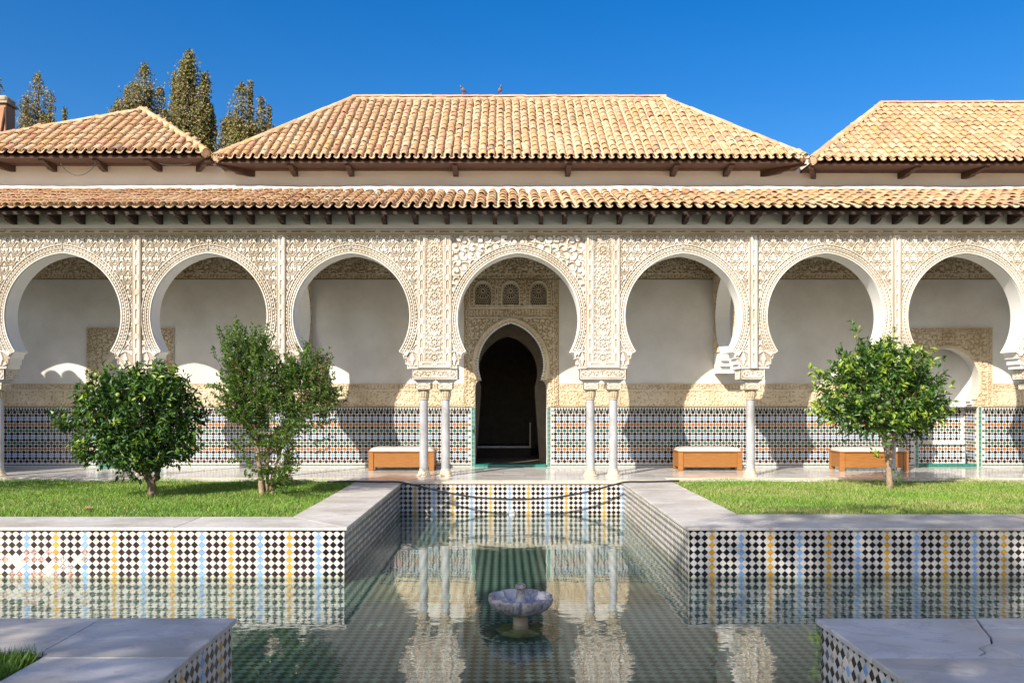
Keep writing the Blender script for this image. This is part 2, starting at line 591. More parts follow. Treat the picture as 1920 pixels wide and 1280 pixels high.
def script_band(u, v, h, seed=3):
    """A band of carved script-like strokes, plain fillets along both edges."""
    a = arabesque(u, v, 0.085, seed, 6.0)
    st = ss(0.1, 0.5, np.cos(2 * PI * u / 0.075 + 1.5 * np.sin(u * 9.0))) * ss(0.2, 0.4, v / h)
    w = 0.5 + 0.5 * np.sin(u * 5.3 + seed)
    f = np.maximum(a * (1 - 0.6 * w), st * w)
    e = np.minimum(v, h - v)
    f = f * ss(0.016, 0.024, e)
    return np.maximum(f, 1 - ss(0.010, 0.016, e))


def chain(u, v, hw=0.05, p=0.30):
    """Chain of long hexagons and small knots along u, v from -hw to hw."""
    t = u - np.round(u / p) * p
    av, at = np.abs(v), np.abs(t)
    q = np.maximum(av - hw * 0.62, (at + av - 0.118) * 0.72)
    r1 = 1 - ss(0.009, 0.014, np.abs(q))
    tk = np.abs(at - p / 2)
    k = tk + av - 0.036
    r2 = 1 - ss(0.010, 0.015, np.abs(k) * 0.72)
    k2 = np.abs(tk - av) * 0.72
    r3 = (1 - ss(0.007, 0.012, k2)) * (tk < 0.05)
    e = hw - av
    fil = 1 - ss(0.008, 0.013, e)
    inner = (q < -0.016) * 0.25
    return np.maximum.reduce([r1, r2, r3, fil, inner])


def floral(u, v, hw):
    """Symmetric floral stem panel: rosettes on the axis, scrolls to both sides. u from -hw..hw, v along."""
    p = 0.315
    au = np.abs(u)
    b = v - np.round(v / p) * p
    r = np.hypot(u, b)
    th = np.arctan2(b, u)
    petal = 1 - ss(0.8, 1.1, r / (0.045 + 0.017 * np.cos(6 * th)))
    hole = 1 - ss(0.010, 0.016, r)
    ring = 1 - ss(0.006, 0.011, np.abs(r - 0.078 - 0.008 * np.cos(8 * th)))
    b2 = (v + p / 2) - np.round((v + p / 2) / p) * p
    lf = np.minimum.reduce([ell(au - 0.045, b2 - 0.02, -0.7, 0.016, 0.05), ell(au - 0.07, b2 + 0.045, 0.6, 0.013, 0.04), ell(au, b2, 0, 0.014, 0.06),
                            ell(au - 0.10, b2 - 0.05, 0.1, 0.014, 0.03), ell(au - 0.105, b, 0.0, 0.014, 0.035)])
    leaf = 1 - ss(0.75, 1.15, lf)
    sc = arabesque(au, v, 0.075, 5, 6.0) * 0.6
    return np.maximum.reduce([np.where(petal > 0.3, petal - hole * 0.8, 0), ring, leaf, sc * (r > 0.07)])


def palmette(u, v):
    """Fan leaf panel below the arch springing, u about its axis, v from its foot."""
    r = np.hypot(u, v)
    th = np.arctan2(u, v + 1e-6)
    fan = ss(-0.2, 0.3, np.cos(th * 7)) * (r < 0.15) * (r > 0.02)
    r2 = np.hypot(u, v - 0.33)
    th2 = np.arctan2(u, 0.33 - v + 1e-6)
    fan2 = ss(-0.1, 0.4, np.cos(th2 * 5)) * (r2 < 0.19) * (r2 > 0.03) * (r >= 0.15)
    return np.maximum(fan, fan2)


def hf(name, parent, material, u0, u1, v0, v1, res, fn, place, mask=None, amp=0.022, base=0.004, solid=0.0):
    """Height field over (u,v); place(u,v,h) gives world points. Cells whose centre fails mask are left out."""
    nu, nv = max(2, int(round((u1 - u0) / res)) + 1), max(2, int(round((v1 - v0) / res)) + 1)
    us, vs = np.linspace(u0, u1, nu), np.linspace(v0, v1, nv)
    U, V = np.meshgrid(us, vs)
    H = np.clip(fn(U, V), 0, 1.6)
    P = place(U, V, base + H * amp)
    P = np.stack([np.broadcast_to(c, U.shape) for c in P], -1).reshape(-1, 3)
    idx = np.arange(nu * nv).reshape(nv, nu)
    Q = np.stack([idx[:-1, :-1], idx[:-1, 1:], idx[1:, 1:], idx[1:, :-1]], -1).reshape(-1, 4)
    if mask is not None:
        cu, cv = (U[:-1, :-1] + U[1:, 1:]) / 2, (V[:-1, :-1] + V[1:, 1:]) / 2
        Q = Q[mask(cu, cv).ravel()]
    used = np.unique(Q)
    remap = np.full(nu * nv, -1)
    remap[used] = np.arange(len(used))
    me = mesh_np(name, P[used], remap[Q], material, relief=H.ravel()[used])
    o = link(name, me, parent)
    if solid > 0:
        md = o.modifiers.new('solid', 'SOLIDIFY')
        md.thickness = solid
        md.offset = -1
    return o
# ------------------------------------------------------------------ layout constants
YF = 17.25      # front face of the arcade
YT = 0.44       # its thickness
YB = 19.8       # gallery back wall
WATER = -0.62
FLOORZ = -0.70
PX0, PX1 = -1.98, 2.31      # the pool's long arm
YP0, YP1 = 6.12, 10.50      # the pool's cross arm
YE = 16.2                   # far end of the pool, below the terrace edge
CW = 0.94                   # coping width
XMAX = 15.0

# ------------------------------------------------------------------ ground, pool floor, water, gallery floor
g = MB()
g.add([(-400, -400, -1.25), (400, -400, -1.25), (400, 400, -1.25), (-400, 400, -1.25)], [(0, 1, 2, 3)])
o = g.build('ground', M_SOIL)
tag(o, 'bare earth lying under and around the courtyard', None, None, 'structure')


def earth(name, x0, x1, y0, y1, z1):
    b = MB()
    b.box(x0, x1, y0, y1, -1.24, z1)
    return b


b = MB()
b.box(-16, 17, YE + 0.06, 27, -1.24, -0.06)
o = b.build('terrace_base', M_SOIL)
tag(o, kind='structure')
# gallery pavement, laid in slabs
pav = empty('gallery_floor', (0, YF, 0), 'polished grey marble pavement along the gallery behind the columns', None, None, 'structure')
b = MB()
xs = np.arange(-14.4, 15.3, 0.9)
rows_y = [(YE + 0.34, 17.05), (17.05, 17.9), (17.9, 18.75), (18.75, YB + 0.9)]
n_slab = 0
for r_i, (ya, yb) in enumerate(rows_y):
    for x in xs:
        s = MB()
        x = x + (0.45 if r_i % 2 else 0)
        s.box(x + 0.002, x + 0.898, ya + 0.002, yb - 0.002, -0.055, 0.0 - random.random() * 0.0015)
        s.build('slab', M_FLOOR, pav)

# pool floor: rhombic tiles
pf = MB()
pf.box(-XMAX, XMAX, 0, YE + 0.05, FLOORZ - 0.1, FLOORZ - 0.006)
pool_floor = pf.build('pool_floor', T_GROUT)
tag(pool_floor, 'dark green and grey tiled bed of the pool under the water', None, None, 'structure')
tv, tf, tm = [], [], []
pa, pb = 0.105, 0.105
for i in range(-86, 88):
    for j in range(0, 303):
        x, y = i * pa / 2 * 2 + (j % 2) * pa / 2, 0.4 + j * pb / 2
        if not ((YP0 - 0.1 < y < YP1 + 0.1 and abs(x) < XMAX) or (PX0 - 0.1 < x < PX1 + 0.1 and y < YE + 0.05)):
            continue
        if x < -9 or x > 9:
            continue
        k = len(tv)
        g_ = 0.002
        z = FLOORZ - 0.002
        tv += [(x - pa / 2 + g_, y, z), (x, y - pb / 2 + g_, z), (x + pa / 2 - g_, y, z), (x, y + pb / 2 - g_, z)]
        tf.append((k, k + 1, k + 2, k + 3))
        tm.append(0 if j % 2 else 1)
link('floor_tiling', mesh_np('floor_tiling', np.array(tv), np.array(tf), [F_DARK, F_LIGHT], tm), pool_floor)['kind'] = 'stuff'

# water
wm = bpy.data.materials.new('pool_water')
wm.use_nodes = True
nt = wm.node_tree
for n in list(nt.nodes):
    nt.nodes.remove(n)
out = nt.nodes.new('ShaderNodeOutputMaterial')
gl = nt.nodes.new('ShaderNodeBsdfGlossy')
gl.inputs['Roughness'].default_value = 0.015
gl.inputs['Color'].default_value = (1, 1, 1, 1)
tp = nt.nodes.new('ShaderNodeBsdfTransparent')
tp.inputs['Color'].default_value = (0.76, 0.87, 0.80, 1)
mx = nt.nodes.new('ShaderNodeMixShader')
geo = nt.nodes.new('ShaderNodeNewGeometry')
mp = nt.nodes.new('ShaderNodeMapping')
mp.inputs['Scale'].default_value = (0.8, 1.25, 1)
n1 = nt.nodes.new('ShaderNodeTexNoise')
n1.inputs['Scale'].default_value = 3.2
n1.inputs['Detail'].default_value = 3
n1.inputs['Roughness'].default_value = 0.5
n2 = nt.nodes.new('ShaderNodeTexNoise')
n2.inputs['Scale'].default_value = 14
n2.inputs['Detail'].default_value = 2
ad = nt.nodes.new('ShaderNodeMath')
ad.operation = 'MULTIPLY_ADD'
ad.inputs[1].default_value = 0.10
bp = nt.nodes.new('ShaderNodeBump')
bp.inputs['Strength'].default_value = 0.30
bp.inputs['Distance'].default_value = 0.009
nt.links.new(geo.outputs['Position'], mp.inputs['Vector'])
nt.links.new(mp.outputs[0], n1.inputs['Vector'])
nt.links.new(mp.outputs[0], n2.inputs['Vector'])
nt.links.new(n2.outputs['Fac'], ad.inputs[0])
nt.links.new(n1.outputs['Fac'], ad.inputs[2])
nt.links.new(ad.outputs[0], bp.inputs['Height'])
nt.links.new(bp.outputs[0], gl.inputs['Normal'])
# reflectance rises towards grazing angles (Schlick), the same from above and below
dt = nt.nodes.new('ShaderNodeVectorMath')
dt.operation = 'DOT_PRODUCT'
nt.links.new(geo.outputs['Incoming'], dt.inputs[0])
nt.links.new(bp.outputs[0], dt.inputs[1])


def mth(op, x, y=None):
    q = nt.nodes.new('ShaderNodeMath')
    q.operation = op
    for i_, s_ in enumerate((x, y)):
        if s_ is None:
            continue
        if isinstance(s_, (int, float)):
            q.inputs[i_].default_value = s_
        else:
            nt.links.new(s_, q.inputs[i_])
    return q.outputs[0]


fres = mth('ADD', mth('MULTIPLY', mth('POWER', mth('SUBTRACT', 1.0, mth('ABSOLUTE', dt.outputs['Value'])), 3.6), 0.96), 0.03)
nt.links.new(fres, mx.inputs['Fac'])
nt.links.new(tp.outputs[0], mx.inputs[1])
nt.links.new(gl.outputs[0], mx.inputs[2])
nt.links.new(mx.outputs[0], out.inputs['Surface'])
w = MB()
X0, X1 = PX0, PX1
w.add([(-XMAX, YP0, WATER), (XMAX, YP0, WATER), (XMAX, YP1, WATER), (-XMAX, YP1, WATER)], [(0, 1, 2, 3)])
w.add([(X0, YP1, WATER), (X1, YP1, WATER), (X1, YE, WATER), (X0, YE, WATER)], [(0, 1, 2, 3)])
w.add([(X0, 0.4, WATER), (X1, 0.4, WATER), (X1, YP0, WATER), (X0, YP0, WATER)], [(0, 1, 2, 3)])
water = w.build('pool_water', wm)
tag(water, 'clear shallow greenish water filling the cross shaped pool', None, None, 'structure')

# ------------------------------------------------------------------ pool walls with lozenge tiles
P = 0.0909
TILE_ME = {}


def tile_mesh(half, key, m):
    if (half, key) not in TILE_ME:
        i = half - 0.0035
        v = [(-half, 0, 0), (0, 0, -half), (half, 0, 0), (0, 0, half), (-i, -0.005, 0), (0, -0.005, -i), (i, -0.005, 0), (0, -0.005, i)]
        f = [(4, 5, 6, 7), (0, 1, 5, 4), (1, 2, 6, 5), (2, 3, 7, 6), (3, 0, 4, 7)]
        TILE_ME[(half, key)] = mesh('tile', v, f, m)
    return TILE_ME[(half, key)]


def pool_wall(label, org, udir, ulen, u_yel, singles, worn=None, black_last=False, z_top=-0.035, greyed=False, plain=False):
    """Wall standing from the pool floor to under the coping; org at its left end (seen from the water), udir along it.
    Coloured lozenges in the SINGLES range of u are objects; white ones, halves and those under water are one joined part."""
    udir = Vector(udir)
    nrm = Vector((udir.y, -udir.x, 0))       # towards the water
    org = Vector(org)
    root = empty('pool_wall', (org + udir * ulen / 2) + Vector((0, 0, FLOORZ)), label, 'pool wall', 'tiled walls of the pool')
    M = Matrix((udir, -nrm, Vector((0, 0, 1)))).transposed().to_4x4()
    body = MB()
    a, b_ = org + udir * 0, org + udir * ulen
    q = -nrm * 0.12
    body.add([(*(a.xy), FLOORZ - 0.05), (*(b_.xy), FLOORZ - 0.05), (*(b_.xy), z_top), (*(a.xy), z_top),
              (*((a + q).xy), FLOORZ - 0.05), (*((b_ + q).xy), FLOORZ - 0.05), (*((b_ + q).xy), z_top), (*((a + q).xy), z_top)],
             [(0, 1, 2, 3), (5, 4, 7, 6), (3, 2, 6, 7), (4, 5, 1, 0), (4, 0, 3, 7), (1, 5, 6, 2)])
    body.build('wall_bed', T_GROUT, root)
    half = 0.0428
    whalf = 0.0472
    jv, jf, jm = [], [], []
    mats = [T_WHITE, T_DARK, T_YEL, T_BLUE, T_BLACK, T_GREYB, T_WHITE2, T_WHITE3]

    def joined(u, z, mi, half=half):
        i = half - 0.003
        k = len(jv)
        pts = [(-half, 0), (0, -half), (half, 0), (0, half), (-i, 0), (0, -i), (i, 0), (0, i)]
        for n_, (du, dz) in enumerate(pts):
            uu, zz = min(max(u + du, 0), ulen), min(z + dz, z_top)
            p = org + udir * uu + nrm * (0.0005 if n_ < 4 else 0.0055)
            jv.append((p.x, p.y, zz))
        for f in [(4, 5, 6, 7), (0, 1, 5, 4), (1, 2, 6, 5), (2, 3, 7, 6), (3, 0, 4, 7)]:
            jf.append(tuple(c + k for c in f))
            jm.append(mi)
    ncol = int(ulen / P) + 3
    i0 = math.floor((0 - u_yel) / P) - 1
    for c in range(i0, i0 + ncol + 2):
        u = u_yel + c * P
        if u < -half * 0.9 or u > ulen + half * 0.9:
            continue
        for r_ in range(-1, 11):
            z = -0.131 - P * r_
            if z < FLOORZ - 0.02:
                continue
            kind = 'd' if plain else 'y' if c % 8 == 0 else 'b' if c % 8 == 4 else 'd'
            m_ = {'y': T_YEL, 'b': T_BLUE, 'd': T_DARK}[kind]
            if black_last and kind == 'd' and u > ulen - 3.3 * P:
                m_ = T_BLACK
            if black_last == 'all' and kind == 'd':
                m_ = T_BLACK
            if greyed:
                q_ = random.random()
                if q_ < 0.30:
                    m_ = random.choice([T_GREYB, T_GREYB, T_BLUE, T_WORN2])
                else:
                    m_ = T_BLACK if q_ < 0.6 else T_DARK
            if worn and 2 <= r_ <= 5 and u < worn:
                if random.random() < 0.66 * min(1, (worn - u) * 1.4 + 0.3):
                    m_ = random.choice([T_WORN1, T_WORN2, T_WORN3, T_WORN1])
            full = half < u < ulen - half and z + half < z_top
            if full and 0 <= r_ <= 5 and singles[0] <= u <= singles[1]:
                o_ = bpy.data.objects.new('tile', tile_mesh(half, m_.name, m_))
                COL.objects.link(o_)
                o_.parent = root
                p = org + udir * u + nrm * 0.0005
                tilt = Matrix.Rotation(random.uniform(-.03, .03), 4, 'Y') @ Matrix.Rotation(random.uniform(-.02, .02), 4, 'X') @ Matrix.Rotation(random.uniform(-.02, .02), 4, 'Z')
                o_.matrix_local = Matrix.Translation(Vector((p.x, p.y, z)) - root.location) @ M @ tilt
            else:
                joined(u, z, mats.index(m_) if m_ in mats else 1)
        for r_ in range(-1, 11):
            z = -0.131 - P * r_ + P / 2
            if z < FLOORZ - 0.02 or z - whalf > z_top:
                continue
            for uu in ((u + P / 2,) if c > i0 else (u - P / 2, u + P / 2)):
                if -half * 0.9 < uu < ulen + half * 0.9:
                    joined(uu, z, random.choice((0, 0, 0, 6, 7)), whalf)
    o_ = link('tile_field', mesh_np('tile_field', np.array(jv), np.array(jf), mats, jm), root)
    o_['kind'] = 'stuff'
    return root


pool_wall('sunlit lozenge tiled pool wall below the left lawn with faded worn tiles', (-XMAX, YP1, 0), (1, 0, 0), XMAX + PX0, XMAX - 5.575,
          (XMAX - 6.42, XMAX), worn=XMAX - 5.15 - 0.0, black_last=True)
pool_wall('shaded lozenge tiled pool wall below the right lawn', (PX1, YP1, 0), (1, 0, 0), XMAX - PX1, 2.598 - PX1, (0, 4.35), black_last='all')
pool_wall('lozenge tiled end wall of the pool below the terrace edge and hanging hose', (PX0, YE, 0), (1, 0, 0), PX1 - PX0, -1.70 - PX0, (9, 9))
pool_wall('receding shaded pool wall beside the left lawn coping', (PX0, YP1, 0), (0, 1, 0), YE - YP1, 0.3, (99, 99), plain=True)
pool_wall('receding sunlit pool wall beside the right lawn coping', (PX1, YE, 0), (0, -1, 0), YE - YP1, 0.3, (99, 99), plain=True)
pool_wall('near pool wall under the left foreground marble slab', (PX0, 0.4, 0), (0, 1, 0), YP0 - 0.4, 0.2 + 2.02 + P * 4, (3.9, 9))
pool_wall('near pool wall with grey blue tiles under the right foreground marble slab', (PX1, YP0, 0), (0, -1, 0), YP0 - 0.4, 5.3, (0, 2.2), greyed=True)
pool_wall('far face of the left foreground block, turned away from the viewer', (PX0, YP0, 0), (-1, 0, 0), 6.0, 0.3, (99, 99), plain=True)
pool_wall('far face of the right foreground block, turned away from the viewer', (XMAX - 7, YP0, 0), (-1, 0, 0), XMAX - 7 - PX1, 0.3, (99, 99), plain=True)

# ------------------------------------------------------------------ marble copings, slab by slab
OV = 0.035     # overhang over the tiles


def slab(root, poly, z0=-0.036, z1=0.0, m=None):
    """One slab: polygon with slightly rounded upper edge."""
    n = len(poly)
    c = (sum(p[0] for p in poly) / n, sum(p[1] for p in poly) / n)

    def inset(d):
        out_ = []
        for i in range(n):
            p0, p1, p2 = Vector(poly[i - 1]), Vector(poly[i]), Vector(poly[(i + 1) % n])
            e1, e2 = (p1 - p0).normalized(), (p2 - p1).normalized()
            n1, n2 = Vector((-e1.y, e1.x)), Vector((-e2.y, e2.x))
            k = (n1 + n2)
            k = k / max(0.3, k.length_squared) * 2
            out_.append(p1 + k * d)
        return out_
    rings = [(inset(0.0015), z0), (inset(0.0015), z1 - 0.008), (inset(0.004), z1 - 0.002), (inset(0.010), z1)]
    v, f = [], []
    for pts, z in rings:
        v += [(p.x, p.y, z) for p in pts]
    for a in range(3):
        for i in range(n):
            j = (i + 1) % n
            f.append((a * n + i, a * n + j, (a + 1) * n + j, (a + 1) * n + i))
    f.append(tuple(range(3 * n, 4 * n)))
    f.append(tuple(range(n - 1, -1, -1)))
    return link('slab', mesh('slab', v, f, m or M_MARBLE), root)


def coping(label, loc, polys, m=None):
    root = empty('pool_coping', loc, label, 'coping', 'marble copings around the pool')
    for p in polys:
        slab(root, p, z1=random.uniform(-0.002, 0.001), m=m)
    return root


def rect(x0, x1, y0, y1):
    return [(x0, y0), (x1, y0), (x1, y1), (x0, y1)]


xa, xb = PX0 + OV, PX1 - OV
xi, xo = PX0 - CW + 0.06, PX1 + CW     # lawn edges
yf = YP1 - OV
yl = YP1 + CW
polys = []
cuts = [xa - 2.15, -6.9, -9.6, -12.2, -14.9]
polys.append([(xa - 2.15, yf), (xa, yf), (xi, yl), (xa - 2.15, yl)])
for a, b_ in zip(cuts[:-1], cuts[1:]):
    polys.append(rect(b_, a, yf, yl))
ys = [yf, 12.9, 14.9, YE]
polys.append([(xa, yf), (xa, 12.9), (xi, 12.9), (xi, yl)])
for a, b_ in zip(ys[1:-1], ys[2:]):
    polys.append(rect(xi, xa, a, b_))
coping('sunlit white marble coping around the left lawn', (PX0 - CW / 2, YP1, 0), polys)
polys = [[(xb, yf), (xb + 2.0, yf), (xb + 2.0, yl + 0.25), (xo, yl + 0.25)]]
cuts = [xb + 2.0, 6.9, 9.4, 12.0, 14.9]
for a, b_ in zip(cuts[:-1], cuts[1:]):
    polys.append(rect(a, b_, yf, yl + 0.25))
polys.append([(xb, yf), (xo, yl + 0.25), (xo, 12.9), (xb, 12.9)])
for a, b_ in zip(ys[1:-1], ys[2:]):
    polys.append(rect(xb, xo, a, b_))
coping('grey white marble coping around the right lawn', (PX1 + CW / 2, YP1, 0), polys)
polys = []
ex = [-14, -11.2, -8.4, -5.6, xi, xa, -0.5, 0.75, xb, xo, 5.6, 8.4, 11.2, 14]
for a, b_ in zip(ex[:-1], ex[1:]):
    polys.append(rect(a, b_, (YE - 0.03) if a >= xi - 0.01 and b_ <= xo + 0.01 else 16.86, YE + 0.34) if a >= xi - .01 and b_ <= xo + .01 else rect(a, b_, 16.80, 17.02))
root = empty('terrace_edge', (0.16, YE, 0), 'cream stone edge of the terrace above the end wall of the pool', 'stone edge')
for p in polys:
    slab(root, p, z1=0.004, m=M_EDGE)
lm = MB()
lm.box(xa - 0.03, xb + 0.03, YE - 0.012, YE + 0.02, -0.055, -0.038)
lm.build('listel', M_REDLINE, root)
# foreground blocks
yn = YP0 + OV
xl = xa
polys = [[(xa, yn), (-2.92, yn), (-2.92, 5.34), (xi, 5.30), (xi, 5.215), (xa, 5.215)],
         [(-2.923, yn), (-4.6, yn), (-4.6, 5.34), (-2.923, 5.34)], [(-4.603, yn), (-6.4, yn), (-6.4, 5.34), (-4.603, 5.34)], rect(xi, xa, 3.7, 5.212), rect(xi, xa, 2.0, 3.697), rect(xi, xa, 0.4, 1.997)]
polys = [p if (lambda a: a > 0)(sum(p[i][0] * p[(i + 1) % len(p)][1] - p[(i + 1) % len(p)][0] * p[i][1] for i in range(len(p)))) else p[::-1] for p in polys]
coping('shaded left foreground marble slab with a dark grass corner', (PX0 - CW / 2, YP0, 0), polys)
y2 = 5.21
polys = [[(xb, y2), (2.99, y2), (2.975, 5.27), (3.05, 5.34), (3.06, 5.43), (3.20, 5.53), (3.27, 5.66), (3.35, 5.90), (3.45, yn), (xb, yn)],
         [(2.995, y2), (3.245, y2), (3.222, 5.40), (3.205, 5.525), (3.068, 5.427), (3.058, 5.337), (2.983, 5.268)],
         [(3.252, y2), (4.3, y2), (4.3, 5.86), (3.36, 5.895), (3.278, 5.658), (3.209, 5.53), (3.229, 5.40)],
         [(3.362, 5.90), (4.3, 5.866), (4.3, yn), (3.456, yn)],
         rect(4.303, 6.6, y2, yn), rect(xb, 3.9, 3.6, y2 - 0.004), rect(3.903, 6.6, 3.6, y2 - 0.004), rect(xb, 6.6, 2.0, 3.597), rect(xb, 6.6, 0.4, 1.997)]
fix = []
for p in polys:
    a = sum(p[i][0] * p[(i + 1) % len(p)][1] - p[(i + 1) % len(p)][0] * p[i][1] for i in range(len(p)))
    fix.append(p if a > 0 else p[::-1])
coping('cracked right foreground marble slabs', (PX1 + CW / 2, YP0, 0), fix)
# earth cores that carry lawns and copings
for nm, x0, x1, y0, y1 in (('planting_bed', -XMAX, PX0 - 0.13, YP1 + 0.13, YE + 0.7), ('planting_bed', PX1 + 0.13, XMAX, YP1 + 0.13, YE + 0.7),
                           ('planting_bed', -8, PX0 - 0.13, 0.4, YP0 - 0.13), ('planting_bed', PX1 + 0.13, 8, 0.4, YP0 - 0.13)):
    b = MB()
    b.box(x0, x1, y0, y1, -1.2, -0.04)
    tag(b.build(nm, M_SOIL), kind='structure')

# ------------------------------------------------------------------ lawns
G1 = leaf_mat('grass_blade', (0.235, 0.40, 0.045), (0.15, 0.29, 0.03), 0.15, 0.5, 0.9)
G2 = leaf_mat('dry_grass_blade', (0.46, 0.44, 0.17), (0.33, 0.36, 0.10), 0.15, 0.6, 1.2)
G3 = leaf_mat('deep_grass_blade', (0.06, 0.145, 0.018), (0.10, 0.21, 0.025), 0.12, 0.5, 1.4)


def lawn(label, x0, x1, y0, y1, n, dry, hgt=0.045, seed=1, fringe=()):
    r = np.random.default_rng(seed)
    x = r.uniform(x0 - 0.012, x1 + 0.012, n)
    y = r.uniform(y0 - 0.012, y1 + 0.012, n)
    patch = np.sin(x * 1.3 + seed) * np.sin(y * 2.1 + x * 0.5) * 0.5 + 0.5
    for (fx, fy, fr, fn) in fringe:
        a, q = r.uniform(0, 2 * PI, fn), fr * np.sqrt(r.uniform(0, 1, fn))
        x = np.concatenate([x, fx + q * np.cos(a)])
        y = np.concatenate([y, fy + q * np.sin(a)])
    n2 = len(x)
    patch = np.concatenate([patch, np.ones(n2 - n) * 0.5])
    blot = np.sin(x * 2.7 + seed) * np.sin(y * 3.9 + 1.3 * np.sin(x * 1.1)) * 0.5 + 0.5
    h = hgt * r.uniform(0.45, 1.25, n2) * (0.65 + 0.75 * blot) * (1 + (np.arange(n2) >= n) * 0.9)
    az = r.uniform(0, 2 * PI, n2)
    w = r.uniform(0.004, 0.008, n2)
    lean = r.uniform(0.1, 0.9, n2) * h
    la = r.uniform(0, 2 * PI, n2)
    z0 = -0.035
    A = np.stack([x - w * np.cos(az), y - w * np.sin(az), np.full(n2, z0)], 1)
    B = np.stack([x + w * np.cos(az), y + w * np.sin(az), np.full(n2, z0)], 1)
    C = np.stack([x + lean * np.cos(la), y + lean * np.sin(la), z0 + h], 1)
    V = np.stack([A, B, C], 1).reshape(-1, 3)
    Fq = np.arange(n2 * 3).reshape(-1, 3)
    t = r.uniform(0, 1, n2)
    mi = np.where(t < dry * (0.15 + 1.7 * patch * blot ** 0.3), 1, np.where(t > 0.72, 2, 0))
    me = mesh_np('lawn', V, Fq, [G1, G2, G3], mi)
    base = MB()
    o_ = link('lawn', me)
    tag(o_, label, 'lawn', None, 'stuff')
    base.box(x0, x1, y0, y1, -0.06, -0.034)
    base.build('turf_base', mat('turf_earth', (0.12, 0.14, 0.04), 0.95, col2=(0.17, 0.18, 0.06), vscale=2.5), o_)
    return o_


lawn('bright green mown lawn under the orange tree and pomegranate', -12.2, xi - 0.012, yl + 0.012, 16.79, 175000, 0.16, 0.05, 1,
     fringe=((-5.76, 13.8, 0.16, 300), (-4.02, 13.97, 0.3, 900)))
lawn('yellowish mown lawn under the round orange tree', xo + 0.012, 12.6, yl + 0.262, 16.79, 170000, 0.42, 0.045, 2, fringe=((6.91, 15.05, 0.18, 300),))
lawn('dark shaded grass corner inside the left foreground slab', -5.2, xi - 0.05, 3.6, 5.25, 26000, 0.05, 0.075, 3)
# ------------------------------------------------------------------ arcade front
PIERS = [-13.42, -10.46, -7.49, -4.54, -1.408, 2.035, 5.11, 8.035, 10.93, 13.85]
DOUBLE = {4, 5}
CENT = [-11.96, -9.007, -6.026, -3.111, 0.306, 3.679, 6.583, 9.454, 12.4]
ZS = 2.57      # springing
ZB = 2.21      # foot of the carved wall, on the impost blocks
ZTOP = 5.48
ZFR = 4.93     # underside of the chain frieze


def horseshoe(e, rho, cz, zs, z):
    """Half width of a pointed horseshoe opening at height z >= zs."""
    return np.where(np.abs(z - cz) < rho, -e + np.sqrt(np.maximum(rho ** 2 - (z - cz) ** 2, 0)), -1.0)


def bay_arch(i):
    return (0.10, 1.345, 3.229) if i == 4 else (0.10, 1.29, 3.284)


def bay_w(i, z):
    z = np.asarray(z, dtype=float)
    e, rho, cz = bay_arch(i)
    w0 = -e + math.sqrt(rho ** 2 - (ZS - cz) ** 2)
    t = np.clip((ZS - 0.02 - z) / 0.13, 0, 1)
    below = np.where(z >= ZS - 0.02, w0, np.where(z >= 2.42, w0 + 0.012 + 0.078 * np.sqrt(1 - (1 - t) ** 2), np.where(z >= 2.30, w0 + 0.13, w0 + 0.165)))
    return np.where(z >= ZS, np.maximum(horseshoe(e, rho, cz, ZS, z), 0), below)


def arch_wall(name, parent, xL, xR, c, zs, wfun, y0, y1, mats, ztop, close_sides=(False, False), swap=None):
    """Solid wall slab from xL to xR with one symmetric opening about c; zs: heights, wfun: half width there (0 above the apex)."""
    V, Fc = [], []

    def quad(p):
        k = len(V)
        V.extend(p)
        Fc.append((k, k + 1, k + 2, k + 3))
    w = [float(max(q, 0)) for q in wfun(np.array(zs))]
    for a in range(len(zs) - 1):
        za, zb, wa, wb = zs[a], zs[a + 1], w[a], w[a + 1]
        for (s0, s1) in ((xL, None), (None, xR)):
            if s0 is not None:
                p = [(xL, za), (c - wa, za), (c - wb, zb), (xL, zb)]
            else:
                p = [(c + wa, za), (xR, za), (xR, zb), (c + wb, zb)]
            quad([(x, y0, z) for x, z in p])
            quad([(x, y1, z) for x, z in reversed(p)])
        quad([(c - wa, y0, za), (c - wa, y1, za), (c - wb, y1, zb), (c - wb, y0, zb)])
        quad([(c + wa, y1, za), (c + wa, y0, za), (c + wb, y0, zb), (c + wb, y1, zb)])
    zt = zs[-1]
    if ztop > zt:
        p = [(xL, zt), (xR, zt), (xR, ztop), (xL, ztop)]
        quad([(x, y0, z) for x, z in p])
        quad([(x, y1, z) for x, z in reversed(p)])
    quad([(xL, y0, ztop), (xR, y0, ztop), (xR, y1, ztop), (xL, y1, ztop)])
    zb0 = zs[0]
    quad([(xL, y1, zb0), (c - w[0], y1, zb0), (c - w[0], y0, zb0), (xL, y0, zb0)])
    quad([(c + w[0], y1, zb0), (xR, y1, zb0), (xR, y0, zb0), (c + w[0], y0, zb0)])
    if close_sides[0]:
        quad([(xL, y1, zb0), (xL, y0, zb0), (xL, y0, ztop), (xL, y1, ztop)])
    if close_sides[1]:
        quad([(xR, y0, zb0), (xR, y1, zb0), (xR, y1, ztop), (xR, y0, ztop)])
    if swap:
        V = [swap(p) for p in V]
    return link(name, mesh(name, V, Fc, mats), parent)


def arch_levels(i):
    e, rho, cz = bay_arch(i)
    apex = cz + math.sqrt(rho ** 2 - e ** 2)
    th = np.linspace(math.asin((ZS - cz) / rho), math.asin((apex - cz) / rho), 46)
    zs = [ZB, 2.2999, 2.3001, 2.4199, 2.4201, 2.44, 2.47, 2.50, 2.53, ZS - 0.021, ZS - 0.0199, ZS - 0.0001]
    return zs + list(cz + rho * np.sin(th))


